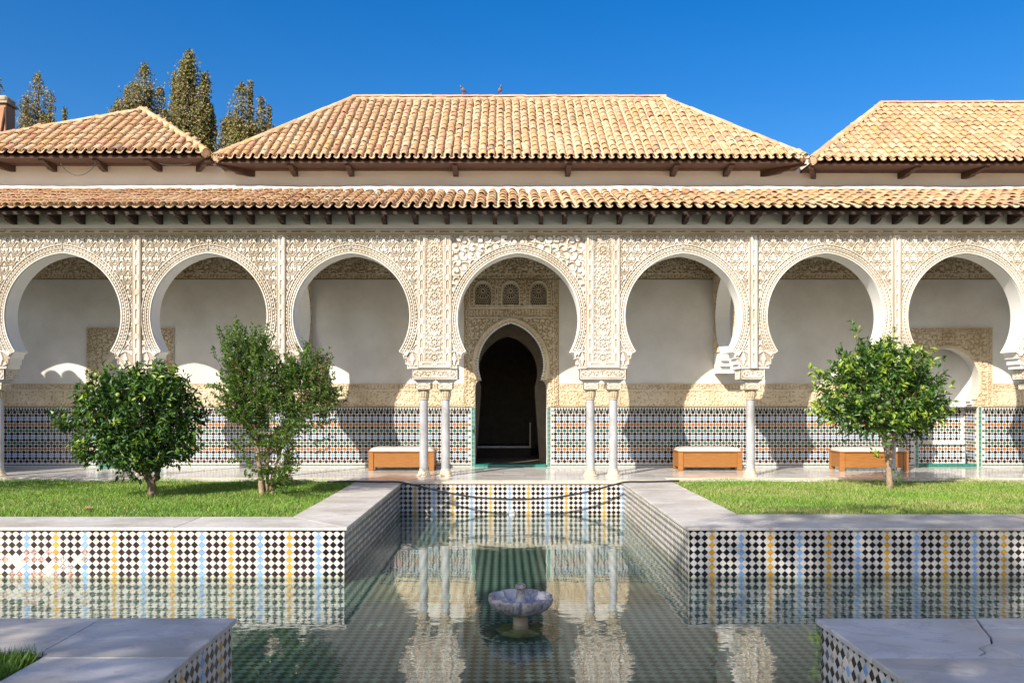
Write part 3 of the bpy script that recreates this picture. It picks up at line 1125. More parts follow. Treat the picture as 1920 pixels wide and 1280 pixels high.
arc = empty('arcade', (0.306, YF, 0), 'carved cream stucco arcade of seven horseshoe arches on slender columns', 'arcade')
RW = 0.185    # archivolt width

for i, c in enumerate(CENT):
    xL, xR = PIERS[i], PIERS[i + 1]
    zs = arch_levels(i)
    arch_wall('bay_wall', arc, xL, xR, c, zs, lambda z, i=i: bay_w(i, z), YF, YF + YT, M_REVEAL, ZTOP, (i == 0, i == 8))
    sL = xL + (0.345 if i in DOUBLE else 0.085)
    sR = xR - (0.345 if i + 1 in DOUBLE else 0.085)
    e, rho, cz = bay_arch(i)

    def ring_d(u, v):
        """Distance outside the arch curve (positive outside) above the springing."""
        return np.where(u > c, np.hypot(u - (c - e), v - cz), np.hypot(u - (c + e), v - cz)) - rho

    def mask(u, v):
        up = (v > ZS) & (ring_d(u, v) > RW - 0.02)
        lo = (v <= ZS) & (np.abs(u - c) > bay_w(i, v) + 0.012)
        return up | lo

    def fn(u, v):
        if i == 4:
            A = arabesque(np.abs(u - c), v, 0.17, 2, 7.5)
        else:
            A = sebka(u - c, v - ZFR + 0.10)
        foot = 2.24
        pw = (sR - sL) / 2
        au = np.abs(u - c)
        cx = np.where(True, (bay_w(i, 2.42) + pw + 0.02) / 2 + 0.03, 0)
        Bp = palmette(au - cx, v - foot)
        edge = 1 - ss(0.012, 0.02, au - bay_w(i, v))
        h = np.where(v > ZS + 0.012, A, np.where(v > ZS - 0.018, 1.0, np.maximum(np.where(v < foot + 0.012, 1.0, Bp), edge)))
        side = np.minimum(u - sL, sR - u)
        return np.maximum(h, 1 - ss(0.008, 0.014, side))
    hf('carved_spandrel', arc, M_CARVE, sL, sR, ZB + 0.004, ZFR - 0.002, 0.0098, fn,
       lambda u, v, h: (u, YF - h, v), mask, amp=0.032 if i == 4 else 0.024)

    # archivolt, swept along the curve
    aa = math.asin((ZS - cz) / rho)
    ab = math.acos(e / rho)
    s_len = rho * (ab - aa)
    ns = int(s_len / 0.0125)
    for sgn in (1, -1):
        def place(U, V, h, sgn=sgn):
            th = aa + U / rho
            r = rho + V
            return (c + sgn * (-e + r * np.cos(th)), YF - h, cz + r * np.sin(th))

        def prof(U, V):
            t = V / RW
            lip = 1.3 * (t < 0.15)
            sc1 = 0.5 + 0.5 * np.cos(2 * PI * U / 0.066)
            row1 = ((t >= 0.22) & (t < 0.44)) * np.where(t < 0.30 + 0.13 * sc1, 1.15, 0.15)
            bead = ((t >= 0.50) & (t < 0.60)) * 1.2
            sc2 = 0.5 + 0.5 * np.cos(2 * PI * (U / 0.066 + 0.5))
            row2 = ((t >= 0.66) & (t < 0.86)) * np.where(t < 0.72 + 0.13 * sc2, 1.1, 0.15)
            rim = (t >= 0.92) * 1.25
            return lip + row1 + bead + row2 + rim
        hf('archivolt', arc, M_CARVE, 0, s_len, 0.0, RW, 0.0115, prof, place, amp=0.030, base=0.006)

# pilaster strips, impost blocks
for k, x in enumerate(PIERS[1:-1], 1):
    if k in DOUBLE:
        b = MB()
        b.box(x - 0.345, x + 0.345, YF - 0.022, YF - 0.001, ZB + 0.002, ZFR)
        b.build('pilaster_bed', M_CARVE, arc)
        for s in (-1, 1):
            xc = x + s * 0.265

            def place(U, V, h, xc=xc):
                return (xc + U, YF - 0.022 - h, V)
            hf('chain_strip', arc, M_CARVE, -0.062, 0.062, ZB + 0.16, ZFR, 0.008, lambda U, V: chain(V - 3.02, U, 0.06, 0.30), place, amp=0.026)
            eb = MB()
            eb.box(x + s * 0.336 - 0.012, x + s * 0.336 + 0.012, YF - 0.048, YF - 0.02, ZB + 0.004, ZFR)
            eb.build('fillet', M_CARVE, arc)
        hf('floral_panel', arc, M_CARVE, x - 0.195, x + 0.195, ZB + 0.16, ZFR, 0.0095, lambda U, V, x=x: np.maximum(floral(U - x, V - 2.43, 0.19), 1 - ss(0.010, 0.016, 0.195 - np.abs(U - x))),
           lambda U, V, h: (U, YF - 0.022 - h, V), amp=0.026)
        hf('chain_strip', arc, M_CARVE, x - 0.325, x + 0.325, ZB + 0.02, ZB + 0.155, 0.008, lambda U, V, x=x: chain(U - x + 0.15, V - ZB - 0.088, 0.06, 0.30), lambda U, V, h: (U, YF - 0.022 - h, V), amp=0.020)
        half = 0.466
    else:
        b = MB()
        b.box(x - 0.085, x + 0.085, YF - 0.036, YF - 0.001, ZB + 0.002, ZFR)
        b.build('pilaster_bed', M_CARVE, arc)
        hf('chain_strip', arc, M_CARVE, -0.058, 0.058, ZB + 0.01, ZFR, 0.008, lambda U, V: chain(V - 3.02, U, 0.056, 0.30), lambda U, V, h, x=x: (x + U, YF - 0.036 - h, V), amp=0.026)
        for s in (-1, 1):
            eb = MB()
            eb.box(x + s * 0.074 - 0.011, x + s * 0.074 + 0.011, YF - 0.064, YF - 0.034, ZB + 0.004, ZFR)
            eb.build('fillet', M_CARVE, arc)
        half = 0.238
    b = MB()
    b.box(x - half, x + half, YF + 0.012, YF + YT - 0.012, 1.995, ZB, bev=0.006)
    blk = b.build('impost_block', M_CARVE, arc)

    def impost(U, V, x=x, half=half):
        a = arabesque(np.abs(U - x), V, 0.075, 8, 6.5)
        q = np.minimum(half - np.abs(U - x), np.minimum(V - 1.995, ZB - V))
        oval = np.hypot(np.maximum(np.abs(U - x) - half + 0.10, 0), (V - 2.10)) - 0.068
        return np.maximum.reduce([a * (oval < 0) * ss(0.02, 0.03, q), 1 - ss(0.006, 0.012, np.abs(oval)), 1 - ss(0.014, 0.02, q)])
    hf('carved_face', blk, M_CARVE, x - half + 0.002, x + half - 0.002, 1.998, ZB - 0.003, 0.0085, impost, lambda U, V, h: (U, YF + 0.010 - h, V), amp=0.018)

    def impost_side(U, V):
        q = np.minimum(0.2 - np.abs(U), np.minimum(V - 1.995, ZB - V))
        return np.maximum(arabesque(np.abs(U), V, 0.075, 8, 6.5) * ss(0.02, 0.03, q), 1 - ss(0.014, 0.02, q))
    for s in (-1, 1):
        hf('carved_face', blk, M_CARVE, -0.2, 0.2, 1.998, ZB - 0.003, 0.011, impost_side,
           (lambda U, V, h, x=x, half=half: (x + half + h, YF + YT / 2 + U, V)) if s > 0 else (lambda U, V, h, x=x, half=half: (x - half - h, YF + YT / 2 - U, V)), amp=0.014)

# frieze of chain links and its fillets, running the whole width
b = MB()
b.box(-13.4, 13.8, YF - 0.028, YF - 0.002, ZFR, 4.965, bev=0.004)
b.box(-13.4, 13.8, YF - 0.040, YF - 0.002, 5.052, 5.072, bev=0.004)
b.build('cornice_fillet', M_CARVE_IN, arc)
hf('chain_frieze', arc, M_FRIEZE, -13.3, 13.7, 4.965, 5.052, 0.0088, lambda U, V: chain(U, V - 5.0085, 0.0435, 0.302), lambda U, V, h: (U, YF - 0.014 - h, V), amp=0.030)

# ------------------------------------------------------------------ marble columns


def make_column(x, label):
    yc = YF + YT / 2
    root = empty('marble_column', (x, yc, 0), label, 'column', 'marble columns of the arcade')
    b = MB()
    b.lathe(x, yc, [(0.150, 0.0), (0.152, 0.022), (0.128, 0.034), (0.122, 0.05), (0.118, 0.075), (0.106, 0.105), (0.096, 0.125), (0.100, 0.132), (0.100, 0.142), (0.092, 0.150)], 24)
    edge_smooth(b.build('base', M_BASE, root), 35)
    b = MB()
    b.lathe(x, yc, [(0.089, 0.148), (0.090, 0.6), (0.087, 1.1), (0.083, 1.585)], 24)
    edge_smooth(b.build('shaft', M_MARBLE_COL, root), 50)
    b = MB()
    b.lathe(x, yc, [(0.084, 1.575), (0.098, 1.582), (0.102, 1.593), (0.098, 1.605), (0.086, 1.612)], 24)
    # fluted neck: lobes round the bell
    n, prof = 48, [(0.086, 1.612), (0.098, 1.63), (0.104, 1.68), (0.108, 1.725), (0.112, 1.745), (0.094, 1.762), (0.09, 1.79)]
    b.lathe(x, yc, prof, n, 0, wob=lambda t, z: (0.09 if 1.62 < z < 1.74 else 0.02) * (1 if math.cos(t * 12 * 2 * PI) > -0.2 else -1))
    # block with sloping underside
    for (h0, z0, h1, z1) in ((0.105, 1.762, 0.142, 1.795), (0.145, 1.795, 0.148, 1.918)):
        v = [(x + sx * h, yc + sy * h, z) for h, z in ((h0, z0), (h1, z1)) for sx, sy in ((-1, -1), (1, -1), (1, 1), (-1, 1))]
        b.add(v, [(3, 2, 1, 0), (4, 5, 6, 7), (0, 1, 5, 4), (1, 2, 6, 5), (2, 3, 7, 6), (3, 0, 4, 7)])
    cap = b.build('capital', M_MARBLE_CAP, root)
    fn = lambda U, V: np.maximum(arabesque(np.abs(U), V, 0.06, 4, 6.0), 1 - ss(0.006, 0.012, np.minimum(0.146 - np.abs(U), np.minimum(V - 1.795, 1.918 - V))))
    hf('carved_face', cap, M_MARBLE_CAP, -0.146, 0.146, 1.797, 1.916, 0.009, fn, lambda U, V, h: (x + U, yc - 0.149 - h, V), amp=0.014)
    for s in (-1, 1):
        hf('carved_face', cap, M_MARBLE_CAP, -0.146, 0.146, 1.797, 1.916, 0.012, fn, (lambda U, V, h: (x + 0.149 + h, yc + U, V)) if s > 0 else (lambda U, V, h: (x - 0.149 - h, yc - U, V)), amp=0.012)
    return root


make_column(-10.46, 'column cut by the left edge of the picture at the first pier')
make_column(-7.49, 'column hidden behind the dense left orange tree')
make_column(-4.54, 'column half hidden behind the twiggy pomegranate tree')
make_column(-1.65, 'outer column of the pair left of the doorway, overlapping a bench')
make_column(-1.20, 'inner column of the pair left of the doorway')
make_column(1.80, 'inner column of the pair right of the doorway')
make_column(2.275, 'outer column of the pair right of the doorway')
make_column(5.12, 'single column standing right of the middle bench on the right')
make_column(8.04, 'column behind the trunk of the round right orange tree')
make_column(10.93, 'column at the right edge of the picture')
# moulded marble plates between capitals and imposts
for k, x in enumerate(PIERS[1:-1], 1):
    b = MB()
    yc = YF + YT / 2
    for (x0, hx) in ([(x - 0.225, 0.20), (x + 0.225, 0.20)] if k in DOUBLE else [(x, 0.19)]):
        pr = [(0.150, 1.918), (0.152, 1.935), (0.185, 1.966), (0.205, 1.975), (0.205, 1.995)]
        v, f = [], []
        for h, z in pr:
            v += [(x0 + sx * h * hx / 0.2, yc + sy * h, z) for sx, sy in ((-1, -1), (1, -1), (1, 1), (-1, 1))]
        for a in range(len(pr) - 1):
            for q in range(4):
                f.append((a * 4 + q, a * 4 + (q + 1) % 4, a * 4 + 4 + (q + 1) % 4, a * 4 + 4 + q))
        f += [(3, 2, 1, 0), tuple(range(len(pr) * 4 - 4, len(pr) * 4))]
        b.add(v, f)
    b.build('impost_plate', M_MARBLE_COL, arc)

# ------------------------------------------------------------------ gallery back wall
bw = empty('gallery_back_wall', (0.175, YB, 0), 'white plastered back wall of the gallery with mosaic tile dado and dark doorway', 'wall')
ZD = 1.405      # top of the dado
ZSC = 1.945     # top of the string course
DC = 0.175      # doorway axis
D_ARCH = (0.238, 1.028, 2.40)


def door_w(z):
    z = np.asarray(z, dtype=float)
    e, rho, cz = D_ARCH
    t = np.clip((2.04 - z) / 0.17, 0, 1)
    return np.where(z >= 2.05, np.maximum(horseshoe(e, rho, cz, 2.05, z), 0), np.where(z >= 2.03, 0.70, np.where(z > 1.87, 0.715 + 0.125 * np.sqrt(1 - (1 - t) ** 2), 0.845)))


def niche_w(z):
    z = np.asarray(z, dtype=float)
    e, rho, cz = (0.0475, 0.7615, 2.03)
    return np.where(z >= 1.58, np.maximum(horseshoe(e, rho, cz, 1.58, z), 0), np.where(z >= ZD, 0.60, 0.70))


def lv(e, rho, cz, zs, n=34):
    apex = cz + math.sqrt(rho ** 2 - e ** 2)
    return list(cz + rho * np.sin(np.linspace(math.asin((zs - cz) / rho), math.asin((apex - cz) / rho), n)))


NC = [-8.76, 10.45]
NHALF = 1.03
DHALF = 1.115     # portal panel half width, axis PC
PC = 0.188
zs = [0, 1.8699, 1.8701] + list(np.linspace(1.88, 2.0299, 7)) + [2.0301, 2.0499] + lv(*D_ARCH, 2.05)
arch_wall('portal_wall', bw, PC - DHALF, PC + DHALF, DC, zs, door_w, YB, YB + 0.36, M_REVEAL, 3.78)
WINC = [-0.482, 0.169, 0.827]
wcuts = [PC - DHALF, (WINC[0] + WINC[1]) / 2, (WINC[1] + WINC[2]) / 2, PC + DHALF]


def win_w(z):
    z = np.asarray(z, dtype=float)
    return np.where(z > 4.15, np.sqrt(np.maximum(0.195 ** 2 - (z - 4.15) ** 2, 0)), 0.195)


for wc, a, b_ in zip(WINC, wcuts[:-1], wcuts[1:]):
    arch_wall('portal_wall', bw, a, b_, wc, [3.78, 3.80, 4.15] + list(4.15 + 0.195 * np.sin(np.linspace(0.1, PI / 2, 12))), lambda z: np.where(np.asarray(z) < 3.799, 0.195, win_w(z)), YB, YB + 0.36, M_REVEAL, 5.2)
nz = [0, ZD - 0.0001, ZD + 0.0001, 1.5799] + lv(0.0475, 0.7615, 2.03, 1.58)
for c in NC:
    arch_wall('niche_wall', bw, c - NHALF, c + NHALF, c, nz, niche_w, YB, YB + 0.30, M_PLASTER, 5.2)
b = MB()
for a, b_ in ((-14.2, NC[0] - NHALF), (NC[0] + NHALF, PC - DHALF), (PC + DHALF, NC[1] - NHALF), (NC[1] + NHALF, 14.6)):
    b.box(a, b_, YB, YB + 0.36, 0, 5.2)
b.build('plaster_wall', M_PLASTER, bw)

# niches: half-round plastered recess over a tiled seat
for ci, c in enumerate(NC):
    nb = MB()
    y0, y1 = YB + 0.30, YB + 0.98
    n = 18
    for a in range(n):
        t0, t1 = a / n * PI, (a + 1) / n * PI
        r_ = 0.72
        p = [(c - r_ * math.cos(t), y0 + 0.68 * math.sin(t)) for t in (t0, t1)]
        nb.add([(p[0][0], p[0][1], ZD), (p[1][0], p[1][1], ZD), (p[1][0], p[1][1], 2.95), (p[0][0], p[0][1], 2.95)], [(0, 1, 2, 3), (3, 2, 1, 0)][:1])
    nb.add([(c - 0.72, y0, 2.95), (c + 0.72, y0, 2.95), (c + 0.72, y1, 2.95), (c - 0.72, y1, 2.95)], [(3, 2, 1, 0)])
    nb.add([(c - 0.72, y0, ZD), (c + 0.72, y0, ZD), (c + 0.72, y1, ZD), (c - 0.72, y1, ZD)], [(0, 1, 2, 3)])
    for s in (-1, 1):     # stepped plaster imposts inside the arch foot
        xa_, xb_ = sorted((c + s * 0.60, c + s * 0.53))
        nb.box(xa_, xb_, YB + 0.06, YB + 0.30, 1.53, 1.578)
        xa_, xb_ = sorted((c + s * 0.60, c + s * 0.565))
        nb.box(xa_, xb_, YB + 0.06, YB + 0.30, 1.46, 1.53)
    niche = nb.build('niche', M_REVEAL, bw)
    nb = MB()
    nb.box(c - 0.69, c + 0.69, YB + 0.62, YB + 0.70, 0.003, ZD - 0.004)
    nb.box(c - 0.74, c - 0.69, YB + 0.01, YB + 0.70, 0.003, ZD - 0.004)
    nb.box(c + 0.69, c + 0.74, YB + 0.01, YB + 0.70, 0.003, ZD - 0.004)
    nb.box(c - 0.688, c + 0.50, YB + 0.16, YB + 0.62, 0.07, 0.505)
    nb.build('tiled_seat', T_WHITE, bw)
    nb = MB()
    nb.box(c - 0.70, c + 0.50, YB + 0.145, YB + 0.16, 0.49, 0.51)
    nb.box(c + 0.485, c + 0.50, YB + 0.147, YB + 0.16, 0.07, 0.49)
    nb.build('seat_trim', T_GREEN, bw)
    for q in range(8):
        tb = MB()
        tb.box(c - 0.70 + q * 0.175 + 0.004, c - 0.70 + (q + 1) * 0.175 - 0.004, YB + 0.03, YB + 0.15, 0.002, 0.066, bev=0.004)
        tb.build('green_tile', T_TEAL, bw)
    # carved surround
    def nfn(U, V, c=c):
        d = np.where(U > c, np.hypot(U - (c - 0.0475), V - 2.03), np.hypot(U - (c + 0.0475), V - 2.03)) - 0.7615
        a = arabesque(np.abs(U - c), V, 0.13, 6 + ci, 7.5)
        q = np.minimum(NHALF - np.abs(U - c), 3.27 - V)
        band = np.maximum(arabesque(U, V, 0.06, 9, 6.0) * (q > 0.02) * (q < 0.10), 1 - ss(0.008, 0.014, np.abs(q - 0.115)))
        ring = ((d < 0.075) & (V > 1.58)) * (0.7 + 0.7 * np.sqrt(np.clip(1 - ((d - 0.036) / 0.04) ** 2, 0, 1)) * (0.75 + 0.25 * np.sin(np.arctan2(V - 2.03, U - c) * 46 + d * 60)))
        return np.maximum.reduce([np.where(q < 0.12, band, a), ring, 1 - ss(0.010, 0.016, q)])
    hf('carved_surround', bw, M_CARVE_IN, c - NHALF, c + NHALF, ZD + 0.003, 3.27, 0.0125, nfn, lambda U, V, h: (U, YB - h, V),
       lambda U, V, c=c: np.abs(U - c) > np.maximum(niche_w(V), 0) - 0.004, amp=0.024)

# doorway surround
PT = 4.385
def pfn(U, V):
    e, rho, cz = D_ARCH
    d = np.where(U > DC, np.hypot(U - (DC - e), V - cz), np.hypot(U - (DC + e), V - cz)) - rho
    a = arabesque(np.abs(U - DC), V, 0.12, 21, 7.5)
    q = np.minimum(U - (PC - DHALF), PC + DHALF - U)
    side = np.maximum(arabesque(U, V, 0.06, 9, 6.0) * (q > 0.02) * (q < 0.11), 1 - ss(0.008, 0.014, np.abs(q - 0.125)))
    th = np.arctan2(V - cz, U - DC)
    rope = ((d > 0.045) & (d < 0.125)) * (0.8 + 0.9 * np.sqrt(np.clip(1 - ((d - 0.085) / 0.042) ** 2, 0, 1)) * (0.8 + 0.2 * np.sin(th * 40 + d * 55)))
    inner = ((d <= 0.045) & (d > -0.2)) * (0.5 + 0.5 * ss(-0.2, 0.2, np.sin(th * 70)))
    h = np.where(q < 0.13, side, a)
    h = np.where((V > 2.04) & (d < 0.13), np.maximum(rope, inner), h)
    # horizontal bands round the windows
    for z0 in (3.50, 3.735, 3.775):
        h = np.where((q > 0.13) & (np.abs(V - z0) < 0.013), 1.1, h)
    bandz = (V > 3.515) & (V < 3.72) & (q > 0.13)
    h = np.where(bandz, script_band(U, V - 3.515, 0.205, 4), h)
    for wc in WINC:
        dw = np.where(V > 4.15, np.hypot(U - wc, V - 4.15), np.abs(U - wc)) - 0.195
        loc = (V > 3.79) & (dw < 0.115)
        h = np.where(loc, np.where(dw < 0.03, 1.3, np.where(dw < 0.095, 0.2 + 0.8 * ss(-0.1, 0.3, np.sin(np.where(V > 4.15, np.arctan2(V - 4.15, U - wc) * 18, V * 80)) * np.cos((dw - 0.06) * 60)), 1.2)), h)
    return h


def pmask(U, V):
    wn = [~((np.abs(U - wc) < win_w(V) - 0.002) & (V > 3.80) & (V < 4.345)) for wc in WINC]
    e, rho, cz = D_ARCH
    return (np.abs(U - DC) > door_w(V) - 0.003) & wn[0] & wn[1] & wn[2] & (V < 5.2)


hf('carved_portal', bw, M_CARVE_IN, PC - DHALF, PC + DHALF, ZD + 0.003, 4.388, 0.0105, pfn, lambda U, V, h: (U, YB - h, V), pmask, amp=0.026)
# scalloped white lip inside the door arch
e, rho, cz = D_ARCH
aa, ab = math.asin((2.05 - cz) / rho), math.acos(e / rho)
lip = MB()
for s in (1, -1):
    pts = []
    nn = 110
    for k in range(nn + 1):
        th = aa + (ab - aa) * k / nn
        r_ = rho - 0.018 - 0.016 * abs(math.sin(PI * k / 2.0 * 0.5))
        pts.append((DC + s * (-e + r_ * math.cos(th)), cz + r_ * math.sin(th), DC + s * (-e + (rho + 0.004) * math.cos(th)), cz + (rho + 0.004) * math.sin(th)))
    for (a0, a1, a2, a3), (b0, b1, b2, b3) in zip(pts[:-1], pts[1:]):
        v = [(a0, YB + 0.02, a1), (b0, YB + 0.02, b1), (b2, YB + 0.02, b3), (a2, YB + 0.02, a3), (a0, YB + 0.10, a1), (b0, YB + 0.10, b1), (b2, YB + 0.10, b3), (a2, YB + 0.10, a3)]
        lip.add(v, [(0, 1, 2, 3), (7, 6, 5, 4), (0, 4, 5, 1)])
lip.build('arch_lip', M_REVEAL, bw)
# lattice windows
for wc in WINC:
    def lmask(U, V, wc=wc):
        du, dv = U - wc, V - 4.135
        r_ = np.hypot(du, dv)
        th = np.arctan2(dv, du)
        ray = (r_ > 0.050) & (r_ < 0.160) & (np.cos(th * 14) > -0.50 - (r_ - 0.1) * 4)
        eye = r_ < 0.03
        gx = (du / 0.05)
        gz = (V - 3.81) / 0.05
        row = np.floor(gz)
        cx = gx + 0.5 * np.mod(row, 2)
        fx, fz = cx - np.round(cx), gz - row - 0.5
        hole = (r_ > 0.168) & (np.hypot(fx, fz) < 0.44) & (V < 4.12)
        tri = (r_ > 0.166) & (V >= 4.12) & (np.cos(th * 22) > 0.3) & (r_ < 0.178)
        return (np.abs(du) < win_w(V) + 0.004) & ~(ray | eye | hole | tri) & (V < 4.349)
    hf('lattice_window', bw, M_CARVE_IN, wc - 0.2, wc + 0.2, 3.798, 4.35, 0.0048, lambda U, V: np.full(U.shape, 0.8), lambda U, V, h: (U, YB + 0.05 - h, V), lmask, amp=0.01, solid=0.03)

# top frieze and string course
SEG = [(-10.9, PC - DHALF), (PC + DHALF, 11.6)]
def top_fn(U, V):
    a = arabesque(U, V, 0.14, 31, 7.0)
    s_ = script_band(U, V - 4.388, 0.16, 12)
    u_ = U / 0.42 - np.round(U / 0.42)
    r_ = np.hypot(u_ * 0.42, V - 4.80)
    ros = np.maximum((np.abs(r_ - 0.085) < 0.012) * 1.0, (r_ < 0.07) * ss(-0.2, 0.3, np.cos(6 * np.arctan2(V - 4.80, u_ * 0.42)) - r_ * 8))
    return np.where(V < 4.548, s_, np.where(r_ < 0.10, ros, a))
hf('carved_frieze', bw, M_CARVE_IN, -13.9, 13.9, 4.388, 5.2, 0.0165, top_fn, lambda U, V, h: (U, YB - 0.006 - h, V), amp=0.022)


def string_fn(U, V):
    return np.where(V > 1.80, script_band(U, V - 1.80, 0.145, 17), np.where(V > 1.785, 1.0, np.maximum(script_band(U, V - ZD, 0.38, 19), arabesque(U, V, 0.11, 23, 6.5) * ((V - ZD) > 0.03))))


xs_ = [-13.9, NC[0] - NHALF, NC[0] + NHALF, PC - DHALF, PC + DHALF, NC[1] - NHALF, NC[1] + NHALF, 13.9]
for a, b_ in ((0, 1), (2, 3), (4, 5), (6, 7)):
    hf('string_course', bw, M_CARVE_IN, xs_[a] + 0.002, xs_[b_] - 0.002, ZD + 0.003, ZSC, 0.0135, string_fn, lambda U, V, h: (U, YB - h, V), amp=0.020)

# ------------------------------------------------------------------ mosaic dado: lozenges, small squares, merlons
jv, jf, jm = [], [], []
DM = [T_WHITE, T_DARK, T_BLUE, T_ORG, T_GREEN, T_BLACK, T_TEAL]


def flat_poly(pts, place, mi, th=0.004):
    k = len(jv)
    n = len(pts)
    cu, cv = sum(p[0] for p in pts) / n, sum(p[1] for p in pts) / n
    for (u, v) in pts:
        jv.append(place(u, v, 0.0015))
    for (u, v) in pts:
        jv.append(place(u + (cu - u) * 0.06, v + (cv - v) * 0.06, th))
    jf.append(tuple(k + n + i for i in range(n)))
    jm.append(mi)
    for i in range(n):
        j = (i + 1) % n
        jf.append((k + i, k + j, k + n + j, k + n + i))
        jm.append(mi)


ROWC = [1, 1, 2, 1, 3, 1, 4, 1, 2, 1, 4, 1, 3, 1, 2, 1, 1]
DP = 0.1435


def dado(u0, u1, place, rows=range(17), merlons=True, ztop=1.275, dv=0.0718):
    n0, n1 = math.floor(u0 / DP) - 1, math.ceil(u1 / DP) + 1
    for r_ in rows:
        z = ztop - dv * r_
        for k in range(n0, n1 + 1):
            u = k * DP + (r_ % 2) * DP / 2
            h = 0.0485
            mi = ROWC[r_]
            if mi == 1 and random.random() < 0.35:
                mi = 5
            if u0 + h <= u <= u1 - h:
                flat_poly([(u - h, z), (u, z - h), (u + h, z), (u, z + h)], place, mi)
            uu = u + DP / 2
            s_ = 0.0185
            if u0 + s_ <= uu <= u1 - s_:
                flat_poly([(uu - s_, z - s_), (uu + s_, z - s_), (uu + s_, z + s_), (uu - s_, z + s_)], place, 5)
    if merlons:
        m_ = 0.0655
        for k in range(math.ceil(u0 / m_), math.floor(u1 / m_)):
            u = (k + 0.5) * m_
            for (w_, za, zb) in ((0.024, 1.322, 1.340), (0.016, 1.340, 1.357), (0.010, 1.357, 1.384)):
                flat_poly([(u - w_, za), (u + w_, za), (u + w_, zb), (u - w_, zb)], place, 5)
        for (za, zb, mi) in ((1.393, 1.403, 5), (1.306, 1.320, 4)):
            n_ = max(1, int((u1 - u0) / 0.13))
            for k in range(n_):
                a, b2 = u0 + (u1 - u0) * k / n_ + 0.002, u0 + (u1 - u0) * (k + 1) / n_ - 0.002
                flat_poly([(a, za), (b2, za), (b2, zb), (a, zb)], place, mi)
        n_ = max(1, int((u1 - u0) / 0.10))
        for k in range(n_):
            a, b2 = u0 + (u1 - u0) * k / n_ + 0.003, u0 + (u1 - u0) * (k + 1) / n_ - 0.003
            flat_poly([(a, 0.03), (b2, 0.03), (b2, 0.052), (a, 0.052)], place, 4)


back = lambda u, v, h: (u, YB - 0.006 - h, v)
bed = MB()
for a, b_ in ((-14, NC[0] - 0.78), (NC[0] + 0.78, DC - 0.93), (DC + 0.93, NC[1] - 0.78), (NC[1] + 0.78, 14)):
    bed.box(a, b_, YB - 0.006, YB - 0.0005, 0.001, ZD)
    dado(a + 0.01, b_ - 0.01, back)
bed.build('dado_bed', mat('dado_white_glaze', (0.56, 0.54, 0.51), 0.25, col2=(0.48, 0.46, 0.43), vscale=7), bw)
for c in NC:
    dado(c - 0.68, c + 0.68, lambda u, v, h: (u, YB + 0.62 - h, v), range(0, 10))
    dado(c - 0.68, c + 0.48, lambda u, v, h: (u, YB + 0.16 - h, v), range(11, 17), False)
    dado(YB + 0.03, YB + 0.60, lambda u, v, h, c=c: (c + 0.69 - h, u, v))
    dado(-YB - 0.60, -YB - 0.03, lambda u, v, h, c=c: (c - 0.69 + h, -u, v))
fan = []
me = bpy.data.meshes.new('dado_tiling')
me.from_pydata(jv, [], jf)
for m_ in DM:
    me.materials.append(m_)
me.polygons.foreach_set('material_index', np.array(jm, dtype=np.int32))
me.update()
link('dado_tiling', me, bw)['kind'] = 'stuff'
# green and white tile strips framing the doorway and the niches
for (x, w_) in [(DC - 0.888, 0.036), (DC + 0.888, 0.036)] + [(c + s * 0.74, 0.032) for c in NC for s in (-1, 1)]:
    st = MB()
    st.box(x - w_ - 0.004, x + w_ + 0.004, YB - 0.008, YB - 0.0006, 0.002, ZD + 0.001)
    st.build('strip_bed', T_WHITE, bw)
    for k in range(14):
        for s in (-1, 1):
            tb = MB()
            tb.box(x + s * w_ * 0.52 - w_ * 0.42, x + s * w_ * 0.52 + w_ * 0.42, YB - 0.0125, YB - 0.008, 0.01 + k * 0.0995, 0.01 + k * 0.0995 + 0.092)
            tb.build('border_tile', T_TEAL, bw)
th_ = MB()
th_.box(DC - 0.845, DC + 0.845, YB - 0.03, YB + 0.36, 0.001, 0.055, bev=0.006)
th_.build('threshold', T_TEAL, bw)

# room behind the doorway: dim, with a second arch
rm = MB()
rx0, rx1, ry0, ry1 = -3.2, 3.6, YB + 0.36, YB + 7.5
rm.add([(rx0, ry0, 0), (rx1, ry0, 0), (rx1, ry1, 0), (rx0, ry1, 0), (rx0, ry0, 4.9), (rx1, ry0, 4.9), (rx1, ry1, 4.9), (rx0, ry1, 4.9)],
       [(0, 1, 2, 3), (7, 6, 5, 4), (2, 1, 5, 6), (0, 3, 7, 4), (3, 2, 6, 7)])
rm.box(rx0 - 0.3, rx1 + 0.3, ry0, ry1 + 0.3, 4.905, 5.1)
rm.box(rx0 - 0.3, rx0 - 0.01, ry0 + 0.005, ry1 + 0.3, 0, 4.9)
rm.box(rx1 + 0.01, rx1 + 0.3, ry0 + 0.005, ry1 + 0.3, 0, 4.9)
rm.box(rx0, rx1, ry1 + 0.01, ry1 + 0.3, 0, 4.9)
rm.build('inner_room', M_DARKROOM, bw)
i_arch = (0.2, 0.94, 2.25)
zs2 = [0, 1.70, 1.7001, 1.85, 1.88] + lv(*i_arch, 1.89)
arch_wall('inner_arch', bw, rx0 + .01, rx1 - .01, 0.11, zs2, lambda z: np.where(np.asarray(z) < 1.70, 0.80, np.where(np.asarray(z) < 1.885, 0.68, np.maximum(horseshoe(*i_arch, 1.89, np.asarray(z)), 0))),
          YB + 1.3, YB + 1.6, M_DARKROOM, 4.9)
pl = empty('display_platform', (0.1, YB + 3.2, 0), 'low dark platform with a pale front edge inside the doorway', 'platform')
b = MB()
b.box(-0.72, 0.72, YB + 3.0, YB + 4.2, 0.0, 0.30)
b.build('plinth', M_WOOD_DARK, pl)
b = MB()
b.box(-0.74, 0.74, YB + 2.97, YB + 3.0, 0.27, 0.32)
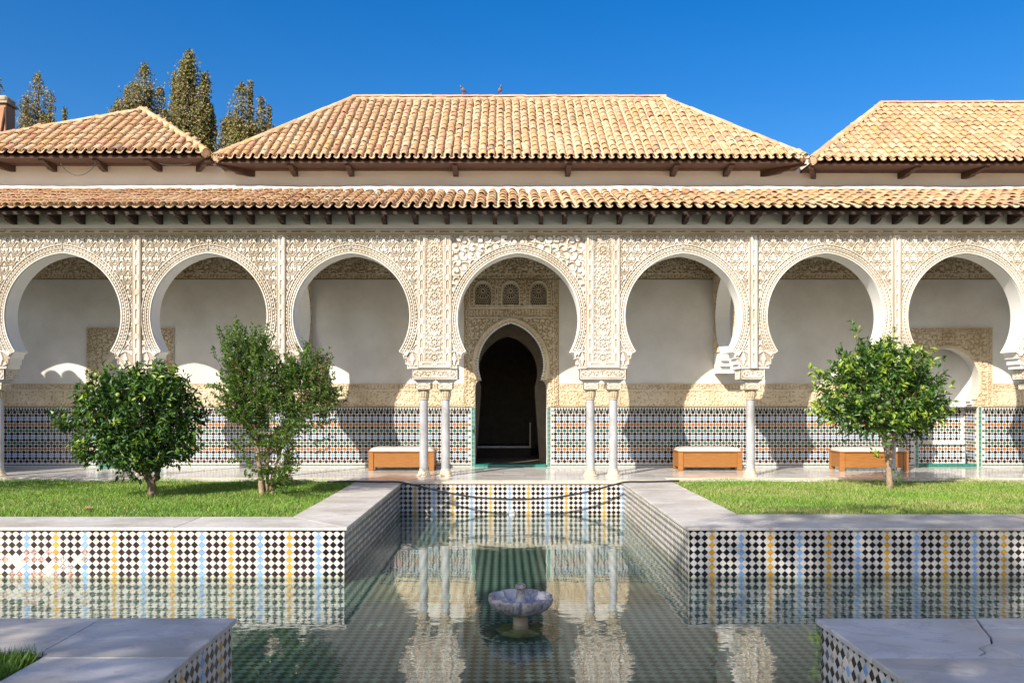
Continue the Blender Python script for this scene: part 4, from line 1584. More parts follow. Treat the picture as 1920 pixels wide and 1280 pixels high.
b.box(0.70, 0.74, YB + 2.97, YB + 3.0, 0.32, 0.95)
b.build('edge_trim', M_MARBLE, pl)

# ceiling of the gallery and cross arches inside it
b = MB()
b.box(-14.2, 14.6, YF + YT, YB + 0.36, 5.2, 5.28)
b.build('ceiling', M_WOOD_BRACKET, bw)


def cross_arch(x0, label, faces):
    """Wall with a horseshoe arch across the gallery, from the pier to the back wall."""
    root = empty('cross_arch', (x0, YF + YT, 0), label, 'arch')
    yA, yB_ = YF + YT + 0.004, YB - 0.035
    c = (yA + yB_) / 2 + 0.08
    A = (0.10, 0.94, 3.48)
    e, rho, cz = A
    w0 = -e + math.sqrt(rho ** 2 - (2.62 - cz) ** 2)

    def w(z):
        z = np.asarray(z, dtype=float)
        return np.where(z >= 2.62, np.maximum(horseshoe(e, rho, cz, 2.62, z), 0), np.where(z > 2.46, w0 + 0.02, np.where(z > 2.34, w0 + 0.10, w0 + 0.19)))
    zz = [2.18, 2.3399, 2.3401, 2.4599, 2.4601, 2.6199] + lv(e, rho, cz, 2.62, 30)
    sw = lambda p: (x0 + (p[1]), p[0], p[2])
    arch_wall('arch_wall', root, yA, yB_, c, zz, w, 0.0, 0.34, M_REVEAL, 5.19, (True, True), swap=lambda p: (x0 + 0.34 - p[1], p[0], p[2]))

    def msk(U, V):
        d = np.where(U > c, np.hypot(U - (c - e), V - cz), np.hypot(U - (c + e), V - cz)) - rho
        return np.where(V > 2.62, d > 0.004, np.abs(U - c) > w(V) + 0.004)
    pl_ = (lambda U, V, h: (x0 - h, (yA + yB_) - U, V)) if faces < 0 else (lambda U, V, h: (x0 + 0.34 + h, U, V))
    m2 = msk if faces > 0 else (lambda U, V: msk((yA + yB_) - U, V))
    hf('carved_face', root, M_CARVE_IN, yA, yB_, 2.66, 5.19, 0.015, lambda U, V: sebka(U, V), pl_, m2, amp=0.02)


cross_arch(-4.84, 'cross arch inside the gallery seen through the third arch from the left', 1)
cross_arch(4.94, 'cross arch inside the gallery seen through the first arch right of the doorway', -1)
# ------------------------------------------------------------------ tiled roofs
BARREL = {}


def barrel(r0, r1, L, key, m, up=True, n=7, th=0.015, half=R(82)):
    """Half-barrel clay tile: x across, y up the slope, z off the roof. Lower end r0, upper end r1."""
    k = (round(r0, 4), round(r1, 4), round(L, 3), key, up)
    if k in BARREL:
        return BARREL[k]
    v, f = [], []
    s = 1 if up else -1
    for (y, r, t) in ((0, r0, 0), (L, r1, 0), (0, r0, th), (L, r1, th)):
        for i in range(n + 1):
            a = -half + 2 * half * i / n
            v.append(((r - t) * math.sin(a), y, s * ((r - t) * math.cos(a)) * (0.80 if up else 0.7)))
    q = n + 1
    for i in range(n):
        f.append((i, i + 1, q + i + 1, q + i))
        f.append((2 * q + i + 1, 2 * q + i, 3 * q + i, 3 * q + i + 1))
        f.append((i + 1, i, 2 * q + i, 2 * q + i + 1))
    f.append((0, q, 3 * q, 2 * q))
    f.append((n + q, n, 2 * q + n, 3 * q + n))
    me = mesh('roof_tile', v, f, m, smooth=True)
    me.set_sharp_from_angle(angle=R(50))
    BARREL[k] = me
    return me


def pick_tile(r_=None):
    return random.choices(range(len(ROOF_M)), ROOF_W)[0]


def roof_plane(root, O, pitch, inside, u_rng, s_len, sp, ex, cap=300, view=(-11.6, 11.8)):
    O = Vector(O)
    S = Vector((0, math.cos(pitch), math.sin(pitch)))
    N = Vector((0, -math.sin(pitch), math.cos(pitch)))
    U = Vector((1, 0, 0))
    B = Matrix((U, S, N)).transposed().to_4x4()
    r0, r1, L = 0.405 * sp, 0.35 * sp, ex * 1.2
    ncol, nrow = int((u_rng[1] - u_rng[0]) / sp) + 1, int(s_len / ex) + 2
    singles = 0
    JV, JF, JM = [], [], []
    CV, CF = [], []
    nv = 0
    cn = 0
    ch = barrel(0.33 * sp, 0.29 * sp, L, 'channel', M_CHANNEL, up=False)
    cvv = np.array([q.co[:] for q in ch.vertices])
    cff = [tuple(p.vertices) for p in ch.polygons]
    jit = {}
    for r_ in range(nrow):
        for c in range(ncol):
            u = u_rng[0] + (c + 0.5) * sp
            s = r_ * ex
            if c not in jit:
                jit[c] = (random.uniform(-.010, .010), random.uniform(-0.05, 0.05))
            if inside(u, s + ex * 0.4):
                m = pick_tile()
                du, ds = jit[c][0] + random.uniform(-.006, .006), (jit[c][1] if r_ else 0) + random.uniform(-.022, .022)
                T = Matrix.Translation(O + U * (u + du) + S * (s + ds) + N * (0.105 * sp / 0.2 + random.uniform(-.006, .008) + 0.02 * mnoise.noise(Vector((O.x + u, s, 3.3)) * 0.8))) @ B @ \
                    Matrix.Rotation(random.uniform(-.04, .04), 4, 'Z') @ Matrix.Rotation(-0.065 + random.uniform(-.025, .025), 4, 'X') @ Matrix.Rotation(random.uniform(-.05, .05), 4, 'Y')
                me = barrel(r0, r1, L, m, ROOF_M[m])
                if singles < cap and view[0] < O.x + u < view[1]:
                    singles += 1
                    o_ = bpy.data.objects.new('roof_tile', me)
                    COL.objects.link(o_)
                    o_.parent = root
                    o_.matrix_local = Matrix.Translation(-root.location) @ T
                else:
                    v = np.array([q.co[:] for q in me.vertices])
                    v = v @ np.array(T.to_3x3()).T + np.array(T.translation)
                    JV.append(v)
                    JF += [tuple(i + nv for i in p.vertices) for p in me.polygons]
                    JM += [m] * len(me.polygons)
                    nv += len(v)
            # channel tile between two covers
            uc = u + sp / 2
            if inside(uc, s + ex * 0.35) or inside(u, s + ex * 0.4):
                T = Matrix.Translation(O + U * uc + S * (s - 0.03 + random.uniform(-.012, .012)) + N * (0.50 * sp + 0.004)) @ B @ Matrix.Rotation(-0.03, 4, 'X')
                CV.append(cvv @ np.array(T.to_3x3()).T + np.array(T.translation))
                CF += [tuple(i + cn for i in p) for p in cff]
                cn += len(cvv)
    if JV:
        o_ = link('tile_field', mesh('tile_field', np.concatenate(JV), JF, ROOF_M, JM, smooth=True), root)
        o_.data.set_sharp_from_angle(angle=R(50))
        o_['kind'] = 'stuff'
    if CV:
        o_ = link('channel_tiling', mesh('channel_tiling', np.concatenate(CV), CF, M_CHANNEL, smooth=True), root)
        o_.data.set_sharp_from_angle(angle=R(50))
        o_['kind'] = 'stuff'


def ridge_line(root, A, Bp, r=0.105, L=0.40, m=None):
    A, Bp = Vector(A), Vector(Bp)
    D = (Bp - A)
    n = max(1, int(D.length / (L * 0.86)))
    d = D.normalized()
    x = d.cross(Vector((0, 0, 1))).normalized()
    z = x.cross(d).normalized()
    B = Matrix((x, d, z)).transposed().to_4x4()
    for k in range(n):
        mi = random.choices([0, 1, 3, 6], [3, 5, 2, 1])[0]
        me = barrel(r, r * 0.86, L, ('ridge', mi), ROOF_M[mi], th=0.014)
        o_ = bpy.data.objects.new('ridge_tile', me)
        COL.objects.link(o_)
        o_.parent = root
        p = A + D * ((k + 0.02) / n)
        o_.matrix_local = Matrix.Translation(-root.location + p + z * random.uniform(0, .012)) @ B @ Matrix.Rotation(0.04, 4, 'X') @ Matrix.Rotation(random.uniform(-.03, .03), 4, 'Z')
    # mortar bedding under the ridge tiles
    mb = MB()
    pts, rad = [], []
    for k in range(n * 3 + 1):
        pts.append(A + D * (k / (n * 3)) - z * 0.03 + Vector((random.uniform(-.01, .01), random.uniform(-.01, .01), 0)))
        rad.append(r * random.uniform(0.80, 0.93))
    mb.tube(pts, rad, 8)
    mb.build('mortar_bed', mat('mortar_clay', (0.60, 0.44, 0.29), 0.95, var=0.25, vscale=8, bump=0.4), root)


def deck(root, verts, faces, name='roof_deck'):
    b = MB()
    b.add(verts, faces)
    return b.build(name, M_WOOD_DARK, root)


def bracket(root, x, prof, w=0.09, m=None, name='bracket'):
    """Carved console: profile (y,z) pushed sideways."""
    b = MB()
    b.prism(prof, 'x', x - w / 2, x + w / 2)
    return b.build(name, m or M_WOOD_DARK, root)


# lower roof of the gallery
gr = empty('gallery_roof', (0, 16.62, 5.30), 'long low clay tile roof over the arcade with scalloped eave and dark brackets', 'roof')
PT_L = R(21.5)
OL = (-13.9, 16.62, 5.30)
roof_plane(gr, OL, PT_L, lambda u, s: 0 <= u <= 28.2 and s <= 2.06, (0, 28.2), 2.1, 0.222, 0.355, cap=288, view=(-10.5, 10.7))
ty, tz = math.cos(PT_L) * 2.55, math.sin(PT_L) * 2.55
deck(gr, [(-13.95, 16.78, 5.345), (14.35, 16.78, 5.345), (14.35, 16.62 + ty, 5.30 + tz), (-13.95, 16.62 + ty, 5.30 + tz), (-13.95, 16.78, 5.325), (14.35, 16.78, 5.325), (14.35, 18.9, 6.1), (-13.95, 18.9, 6.1)],
     [(0, 1, 2, 3), (7, 6, 5, 4), (0, 4, 5, 1), (0, 3, 7, 4), (1, 5, 6, 2)])
b = MB()
b.box(-13.95, 14.35, 16.735, 16.76, 5.255, 5.315)
b.build('fascia_board', M_WOOD_DARK, gr)
BX = [20, 62, 103, 150, 205, 250, 297, 343, 385, 428, 470, 528, 574, 615, 659, 720, 780, 838, 881, 928, 968, 1015, 1059, 1105, 1161, 1221, 1285, 1323, 1368, 1415, 1475, 1515, 1561, 1602, 1643, 1682, 1732, 1774, 1817, 1858, 1900]
cprof = [(17.249, 5.16), (17.249, 5.40), (16.762, 5.285), (16.73, 5.253), (16.73, 5.225), (16.93, 5.222), (16.99, 5.182), (17.07, 5.165), (17.15, 5.16)]
cprof = [(y, z) for y, z in cprof]
for px in [-205, -160, -118, -70, -26] + BX + [1944, 1990, 2036, 2080, 2124, 2170]:
    x = X_at(px, 17.1) + random.uniform(-.01, .01)
    br = bracket(gr, x, cprof, 0.088, M_WOOD_DARK)
    bb = MB()
    bb.box(x - 0.052, x + 0.052, 16.765, 17.0, 5.285, 5.318)
    bb.build('bearing_block', M_WOOD_DARK, br)
# wall between the two tiers of roof
YU = 18.97
uw = empty('upper_wall', (0, YU, 6.3), 'bare greyish plaster wall between the lower and upper tile roofs', 'wall')
b = MB()
b.box(-14, 15, YU, YU + 0.3, 5.2, 6.98)
b.build('wall_face', M_TAUPE, uw)
b = MB()
nseg = 300
prev = None
for k in range(nseg + 1):
    x = -13.95 + 28.9 * k / nseg
    big = 0.035 * (mnoise.noise(Vector((x * 0.55, 2.2, 0))) + 0.3)
    hgt = 6.365 + big + 0.016 * mnoise.noise(Vector((x * 4.5, 0, 0)))
    dp = 0.15 + 0.02 * mnoise.noise(Vector((x * 3.1, 5, 0)))
    ring = [(x, YU - dp - 0.36, 6.06), (x, YU - dp - 0.34, 6.165 + 0.5 * big), (x, YU - dp - 0.12, hgt - 0.10), (x, YU - 0.06, hgt), (x, YU + 0.01, hgt)]
    if prev:
        b.add(prev + ring, [(i, 5 + i, 6 + i, 1 + i) for i in range(4)])
    prev = ring
o = b.build('mortar_flashing', M_MORTAR, uw, True)

# three hipped roofs above
PT_U = R(36.3)
tU = math.tan(PT_U)


def eave_underside(root, x0, x1, y0, z0, brx, slopes=None):
    """Fascia, boards and consoles below an upper eave."""
    b = MB()
    b.box(x0, x1, y0 + 0.03, y0 + 0.06, z0 - 0.045, z0 - 0.002)
    b.build('fascia_board', M_WOOD_RED, root)
    for (ya, yb, za) in ((y0 + 0.062, y0 + 0.28, z0 - 0.046), (y0 + 0.284, y0 + 0.48, z0 - 0.040), (y0 + 0.484, YU + 0.02, z0 - 0.046)):
        bb = MB()
        bb.box(x0, x1, ya, yb, za, za + 0.02)
        bb.build('soffit_board', M_WOOD_RED, root)
    for (xf, xw) in brx:     # console: at the eave xf, at the wall xw
        c = MB()
        pr = [(0.0, -0.047), (0.0, -0.085), (0.10, -0.100), (0.16, -0.100), (0.20, -0.130), (0.30, -0.145), (0.36, -0.145), (0.42, -0.175), (YU - y0 - 0.003, -0.18), (YU - y0 - 0.003, -0.047)]
        n = len(pr)
        wv = 0.055
        L_ = YU - y0
        v = []
        for s in (-1, 1):
            for (dy, dz) in pr:
                t = dy / L_
                v.append((xf + (xw - xf) * t + s * wv, y0 + 0.08 + dy * (L_ - 0.083) / L_, z0 + dz))
        c.add(v, [tuple(range(n)), tuple(range(2 * n - 1, n - 1, -1))] + [(i, n + i, n + (i + 1) % n, (i + 1) % n) for i in range(n)])
        c.build('console', M_WOOD_BRACKET, root)


YE_U = 18.3
# middle
Zc = 6.765
cr = empty('pavilion_roof', (0.14, YE_U, Zc), 'largest hipped clay tile roof in the middle with pigeons on its ridge', 'roof', 'hipped roofs above the gallery')
xe0, xe1, d_ = -6.30, 6.58, 3.31
xr0, xr1 = -3.82, 4.05
sl_ = d_ / math.cos(PT_U)
roof_plane(cr, (xe0, YE_U, Zc), PT_U, lambda u, s: (xr0 - xe0) * s / sl_ + 0.02 < u < (xe1 - xe0) - (xe1 - xr1) * s / sl_ - 0.02 and s < sl_ - 0.1, (0, xe1 - xe0), sl_, 0.192, 0.285)
zr = Zc + d_ * tU
E0, E1, R0, R1 = (xe0, YE_U + 0.02, Zc - 0.01), (xe1, YE_U + 0.02, Zc - 0.01), (xr0, YE_U + d_, zr), (xr1, YE_U + d_, zr)
K0, K1 = (xe0, YE_U + 2 * d_, Zc - 0.01), (xe1, YE_U + 2 * d_, Zc - 0.01)
deck(cr, [E0, E1, R1, R0, K1, K0], [(0, 1, 2, 3), (1, 4, 2), (5, 0, 3), (4, 5, 3, 2), (0, 5, 4, 1)])
up = Vector((0, -0.02, 0.075))
ridge_line(cr, Vector(E0) + up + Vector((0.03, -.02, 0)), Vector(R0) + up)
ridge_line(cr, Vector(E1) + up + Vector((-0.03, -.02, 0)), Vector(R1) + up)
ridge_line(cr, Vector(R0) + up + Vector((-.05, 0, .01)), Vector(R1) + up + Vector((.05, 0, .01)), L=0.45)
eave_underside(cr, xe0 + 0.02, xe1 - 0.02, YE_U, Zc, [(X_at(p, 18.5), X_at(p, 18.5)) for p in (545, 653, 853, 1067, 1268, 1370)] + [(xe0 + 0.02, xe0 + 0.66), (xe1 - 0.02, xe1 - 0.75)])
# left
Zl = 6.875
lr = empty('pavilion_roof', (-9, YE_U, Zl), 'pointed hipped clay tile roof at upper left in front of the poplars', 'roof', 'hipped roofs above the gallery')
xe0, xe1, ax, d_ = -12.9, -6.42, -8.76, 2.24
sl_ = d_ / math.cos(PT_U)
roof_plane(lr, (xe0, YE_U, Zl), PT_U, lambda u, s: (ax - xe0) * s / sl_ + 0.03 < u < (xe1 - xe0) - (xe1 - ax) * s / sl_ - 0.03, (0.1, xe1 - xe0), sl_, 0.214, 0.32, view=(-13, 0))
E0, E1, A = (xe0, YE_U + 0.02, Zl - 0.01), (xe1, YE_U + 0.02, Zl - 0.01), (ax, YE_U + d_, Zl + d_ * tU)
K1, K0, A2 = (xe1, YE_U + 6, Zl - 0.01), (xe0, YE_U + 6, Zl - .01), (ax, YE_U + 3.8, Zl + d_ * tU)
deck(lr, [E0, E1, A, K1, K0, A2], [(0, 1, 2), (1, 3, 5, 2), (4, 0, 2, 5), (3, 4, 5), (0, 4, 3, 1)])
ridge_line(lr, Vector(E0) + up, Vector(A) + up + Vector((0.05, 0, 0)), L=0.46)
ridge_line(lr, Vector(E1) + up + Vector((-0.02, -.02, 0)), Vector(A) + up, L=0.36)
eave_underside(lr, xe0, xe1 - 0.02, YE_U, Zl, [(X_at(p, 18.35), X_at(q, 18.9)) for p, q in ((-35, 22), (75, 100), (176, 195), (272, 298))] + [(xe1 - 0.04, xe1 - 0.45)])
# right
Zr = 6.715
rr = empty('pavilion_roof', (11, YE_U, Zr), 'hipped clay tile roof running out of the picture at upper right', 'roof', 'hipped roofs above the gallery')
xe0, xe1, xr0, d_ = 6.66, 15.5, 9.57, 3.05
sl_ = d_ / math.cos(PT_U)
roof_plane(rr, (xe0, YE_U, Zr), PT_U, lambda u, s: (xr0 - xe0) * s / sl_ + 0.03 < u < xe1 - xe0 and s < sl_ - 0.1, (0, xe1 - xe0), sl_, 0.196, 0.285, view=(6, 12.4))
E0, E1, R0, R1 = (xe0, YE_U + 0.02, Zr - 0.01), (xe1, YE_U + 0.02, Zr - 0.01), (xr0, YE_U + d_, Zr + d_ * tU), (xe1, YE_U + d_, Zr + d_ * tU)
K0, K1 = (xe0, YE_U + 2 * d_, Zr - 0.01), (xe1, YE_U + 2 * d_, Zr - 0.01)
deck(rr, [E0, E1, R1, R0, K1, K0], [(0, 1, 2, 3), (5, 0, 3), (4, 5, 3, 2), (0, 5, 4, 1), (1, 4, 2)])
ridge_line(rr, Vector(E0) + up + Vector((0.03, -.02, 0)), Vector(R0) + up)
ridge_line(rr, Vector(R0) + up + Vector((-.05, 0, .01)), Vector(R1) + up + Vector((.05, 0, .01)), L=0.45)
eave_underside(rr, xe0 + 0.02, xe1, YE_U, Zr, [(xe0 + 0.05, xe0 + 0.32), (9.05, 8.92), (10.55, 10.35)])

# ------------------------------------------------------------------ benches


def make_bench(x, y, w, label):
    root = empty('bench', (x, y + 0.32, 0), label, 'bench', 'wooden box benches along the back wall')
    h, d = 0.405, 0.64
    x0, x1 = x - w / 2, x + w / 2
    for xc in (x0 + 0.055, x1 - 0.055):
        for yc in (y + 0.04, y + d - 0.04):
            b = MB()
            b.box(xc - 0.055, xc + 0.055, yc - 0.04, yc + 0.04, 0.001, h, bev=0.008)
            b.build('leg', M_BENCH, root)
    b = MB()
    b.box(x0 + 0.112, x1 - 0.112, y + 0.018, y + 0.04, 0.075, h - 0.004, bev=0.004)
    b.build('front_panel', M_BENCH, root)
    b = MB()
    b.box(x0 + 0.112, x1 - 0.112, y + d - 0.04, y + d - 0.018, 0.075, h - 0.004, bev=0.004)
    b.build('back_panel', M_BENCH, root)
    for xa in (x0 + 0.012, x1 - 0.034):
        b = MB()
        b.box(xa, xa + 0.022, y + 0.082, y + d - 0.082, 0.075, h - 0.004, bev=0.004)
        b.build('side_panel', M_BENCH, root)
    b = MB()
    b.box(x0 - 0.012, x1 + 0.012, y - 0.010, y + d + 0.01, h + 0.001, h + 0.028, bev=0.008)
    b.build('seat_board', M_BENCH, root)
    # soft cushion with a sagging rounded edge
    nx, ny = 36, 14
    V, Q = [], []
    for j in range(ny + 1):
        for i in range(nx + 1):
            u, v = i / nx * 2 - 1, j / ny * 2 - 1
            px_, py_ = x + u * (w / 2 - 0.005), y + d / 2 + v * (d / 2 - 0.0)
            e = (1 - abs(u) ** 10) * (1 - abs(v) ** 6)
            z = h + 0.028 + 0.085 * max(e, 0) ** 0.45 + 0.010 * mnoise.noise(Vector((px_ * 5, py_ * 5, 0)))
            V.append((px_, py_, z if e > 1e-6 else h + 0.029))
    for j in range(ny):
        for i in range(nx):
            a = j * (nx + 1) + i
            Q.append((a, a + 1, a + nx + 2, a + nx + 1))
    link('cushion', mesh('cushion', V, Q, M_CUSHION, smooth=True), root)
    return root


make_bench(-2.27, 18.72, 1.46, 'wooden box bench with pale cushion left of the doorway behind the paired columns')
make_bench(4.60, 18.72, 1.42, 'wooden box bench with pale cushion beside the single column right of the doorway')
make_bench(8.20, 18.62, 1.52, 'wooden box bench behind the trunk of the round right orange tree')

# ------------------------------------------------------------------ fountain
FX, FY = 0.169, 8.33
fo = empty('fountain', (FX, FY, FLOORZ), 'small scalloped grey marble fountain basin on a stem standing in the pool', 'fountain')
b = MB()
b.lathe(FX, FY, [(0.235, FLOORZ), (0.235, FLOORZ + 0.025), (0.225, FLOORZ + 0.034), (0.09, FLOORZ + 0.038)], 8)
b.build('plinth', mat('mossy_stone', (0.22, 0.21, 0.08), 0.8, var=0.3), fo)
b = MB()
b.lathe(FX, FY, [(0.085, FLOORZ + 0.03), (0.075, -0.62), (0.072, -0.56), (0.080, -0.53), (0.10, -0.52)], 20)
edge_smooth(b.build('stem', mat('stained_stem_stone', (0.36, 0.29, 0.20), 0.7, var=0.3, vscale=14), fo))
b = MB()
scal = lambda t, z: (-0.17 * (1 - abs(math.sin(t * 4 * 2 * PI / 1.0))) ** 2.2) if True else 0
b.lathe(FX, FY, [(0.06, -0.535), (0.14, -0.525), (0.225, -0.495), (0.285, -0.452), (0.318, -0.405), (0.330, -0.372), (0.326, -0.350), (0.305, -0.343), (0.288, -0.352), (0.26, -0.392), (0.20, -0.425), (0.10, -0.442), (0.03, -0.445)],
        128, 0, wob=lambda t, z: scal(t, z) * (0.45 + 0.55 * min(1, (z + 0.54) / 0.14)))
edge_smooth(b.build('basin', M_FOUNTAIN, fo), 60)
b = MB()
b.lathe(FX, FY, [(0.072, -0.445), (0.060, -0.40), (0.047, -0.36), (0.043, -0.30), (0.040, -0.285), (0.050, -0.278), (0.056, -0.258), (0.050, -0.238), (0.030, -0.226), (0.010, -0.222)], 20,
        wob=lambda t, z: -0.10 * (1 - abs(math.sin(t * 3 * 2 * PI))) ** 3 if z > -0.28 else 0)
edge_smooth(b.build('spout', M_FOUNTAIN, fo), 60)
# mosaic round under the fountain
md = empty('floor_medallion', (FX, FY, FLOORZ), 'round teal mosaic set in the pool bed under the fountain', 'mosaic')
b = MB()
n = 64
for (ra, rb, mi) in ((0.0, 0.34, 0), (0.34, 0.355, 1), (0.43, 0.455, 1)):
    for k in range(n):
        a0, a1 = 2 * PI * k / n, 2 * PI * (k + 1) / n
        b.add([(FX + ra * math.cos(a0), FY + ra * math.sin(a0), FLOORZ + 0.002), (FX + rb * math.cos(a0), FY + rb * math.sin(a0), FLOORZ + 0.002),
               (FX + rb * math.cos(a1), FY + rb * math.sin(a1), FLOORZ + 0.002), (FX + ra * math.cos(a1), FY + ra * math.sin(a1), FLOORZ + 0.002)], [(0, 1, 2, 3)], mi)
for k in range(32):
    a0, a1 = 2 * PI * k / 32, 2 * PI * (k + 1) / 32
    am = (a0 + a1) / 2
    P_ = lambda r_, a: (FX + r_ * math.cos(a), FY + r_ * math.sin(a), FLOORZ + 0.0022)
    b.add([P_(.357, a0), P_(.357, a1), P_(.428, am)], [(0, 1, 2)], 2)
    b.add([P_(.357, a1), P_(.428, a1 + PI / 32), P_(.428, am)], [(0, 1, 2)], 3)
b.build('mosaic_ring', [F_DARK, T_TEAL, T_BLACK, F_LIGHT], md)

# ------------------------------------------------------------------ small things
hs = MB()
pts = []
ctl = [(-3.35, 16.05, 0.02), (-3.0, 16.02, 0.028), (-2.4, 16.0, 0.022), (-2.02, 15.97, 0.024), (-1.75, 15.9, -0.015), (-1.2, 15.82, -0.13), (-0.6, 15.78, -0.235), (0.15, 15.76, -0.285),
       (0.9, 15.78, -0.255), (1.5, 15.82, -0.165), (2.0, 15.9, -0.045), (2.32, 15.96, 0.022), (2.7, 16.0, 0.024), (3.35, 16.08, 0.03)]
for i in range(len(ctl) - 1):
    p0, p1, p2, p3 = [Vector(ctl[min(max(i + k, 0), len(ctl) - 1)]) for k in (-1, 0, 1, 2)]
    for s in range(6):
        t = s / 6
        pts.append(0.5 * ((2 * p1) + (-p0 + p2) * t + (2 * p0 - 5 * p1 + 4 * p2 - p3) * t * t + (-p0 + 3 * p1 - 3 * p2 + p3) * t ** 3))
pts.append(Vector(ctl[-1]))
hs.tube(pts, 0.017, 8)
tag(hs.build('garden_hose', M_HOSE, None, True), 'black hose sagging across the end wall of the pool between the two copings', 'hose')
b = MB()
b.lathe(0.17, YE - 0.02, [(0.001, -0.69), (0.05, -0.67), (0.07, -0.62), (0.05, -0.57), (0.001, -0.55)], 14)
tag(b.build('water_inlet', mat('pale_enamel', (0.75, 0.70, 0.58), 0.4), None, True), 'round pale water inlet at the waterline of the end wall', 'inlet')

# dry leaf on the lawn
lf = MB()
lf.add([(-6.08, 12.16, 0.012), (-6.02, 12.12, 0.03), (-5.95, 12.17, 0.022), (-5.98, 12.23, 0.045), (-6.06, 12.22, 0.03), (-6.01, 12.17, 0.05)], [(0, 1, 5), (1, 2, 5), (2, 3, 5), (3, 4, 5), (4, 0, 5)])
tag(lf.build('dry_leaf', mat('dry_leaf_brown', (0.45, 0.24, 0.10), 0.8)), 'curled dry brown leaf lying on the left lawn', 'leaf')


def pigeon(x, y, z, rz, label):
    path = [(-0.115, 0, 0.075), (-0.09, 0, 0.085), (-0.05, 0, 0.105), (0.0, 0, 0.13), (0.035, 0, 0.155), (0.045, 0, 0.185), (0.047, 0, 0.205), (0.050, 0, 0.222), (0.068, 0, 0.222), (0.088, 0, 0.214)]
    rad = [0.006, 0.018, 0.042, 0.055, 0.045, 0.027, 0.024, 0.025, 0.016, 0.003]
    root = empty('pigeon', (x, y, z), label, 'bird', 'pigeons on the ridge')
    root.rotation_euler.z = rz
    b = MB()
    b.tube(path, rad, 10)
    o_ = link('body', mesh('body', b.v, b.f, mat('grey_feathers', (0.13, 0.12, 0.125), 0.7, col2=(0.24, 0.17, 0.15), vscale=25), smooth=True))
    o_.parent = root
    for s in (-1, 1):
        b = MB()
        b.tube([(0.012, s * 0.018, 0.085), (0.012, s * 0.018, 0.004), (0.032, s * 0.018, 0.002)], 0.004, 5)
        o_ = link('leg', mesh('leg', b.v, b.f, mat('pink_leg', (0.35, 0.10, 0.08), 0.6)))
        o_.parent = root


RZ = Zc + 3.31 * tU + 0.175
pigeon(X_at(868, 21.6), 21.58, RZ, R(200), 'darker pigeon on the ridge, turned sideways, left of its fellow')
pigeon(X_at(938, 21.6), 21.58, RZ, R(-70), 'brownish pigeon facing the courtyard on the ridge, right of its fellow')

b = MB()
pts = [Vector((X_at(112 + 69 * t, 18.42), 18.42, Z_at(303, 18.42) - 0.30 * (1 - (2 * t - 1) ** 2) ** 0.8)) for t in np.linspace(0, 1, 20)]
b.tube(pts, 0.008, 6)
tag(b.build('loose_cable', M_HOSE, None, True), 'deep loop of loose black cable hanging between two consoles under the left eave', 'cable')
b = MB()
pts = [Vector((X_at(298 + 62 * t, 18.42), 18.42, Z_at(306, 18.42) - 0.05 * (1 - (2 * t - 1) ** 2) ** 0.8)) for t in np.linspace(0, 1, 14)]
b.tube(pts, 0.008, 6)
tag(b.build('loose_cable', M_HOSE, None, True), 'shallow cable slung under the right end of the left eave', 'cable')

# rendered chimney block at the left edge
ch = empty('chimney', (-13.1, 21.5, 6.9), 'ochre rendered chimney block with rusty straps at the left edge above the roof', 'chimney')
b = MB()
b.box(-14.2, -12.69, 21.5, 21.92, 6.5, 9.12, bev=0.02)
b.build('shaft', M_CHIM, ch)
b = MB()
b.box(-14.26, -12.63, 21.44, 21.98, 9.121, 9.18, bev=0.01)
b.box(-14.22, -12.67, 21.48, 21.94, 9.18, 9.34, bev=0.05)
b.build('cap', mat('pale_cap_stone', (0.50, 0.40, 0.27), 0.9, var=0.25), ch)
for (xa, xb_) in ((-12.70, -12.88), (-12.685, -12.665)):
    b = MB()
    b.tube([(xa, 21.48, 9.02), (xb_, 21.48, 7.9), (xb_ - 0.03, 21.48, 7.2)], 0.024, 6)
    b.build('strap', M_STRAP, ch)

# tile-capped wall closing the west end of the court; its coping shades the foot of the first bay
ww = empty('end_wall', (-15, 16.1, 0), 'white tile capped wall closing the left end of the courtyard', 'wall')
b = MB()
b.box(-18, -12.32, 16.0, 16.25, -0.05, 5.02)
b.build('wall_face', M_PLASTER, ww)
for k in range(14):
    x = -12.5 - k * 0.40
    o_ = bpy.data.objects.new('coping_tile', barrel(0.205, 0.18, 0.5, 'cap', ROOF_M[0]))
    COL.objects.link(o_)
    o_.parent = ww
    o_.location = Vector((x, 15.88, 4.945)) - ww.location

# long white wing outside the picture, added to bounce warm sunlight into the court
ew = empty('added_bounce_wing', (15.2, 3, 0), 'unseen white wing added on the right to bounce warm light into the courtyard', 'building')
b = MB()
b.box(13.0, 17.5, -12.0, 15.6, -0.05, 5.4)
b.build('wall', M_PLASTER, ew)
b = MB()
b.add([(12.6, -12.4, 5.40), (17.9, -12.4, 5.40), (17.9, 16.0, 5.40), (12.6, 16.0, 5.40), (15.25, -10, 6.9), (15.25, 13.6, 6.9)], [(0, 1, 4), (1, 2, 5, 4), (2, 3, 5), (3, 0, 4, 5), (3, 2, 1, 0)])
b.build('roof', M_CHANNEL, ew)

# ------------------------------------------------------------------ trees


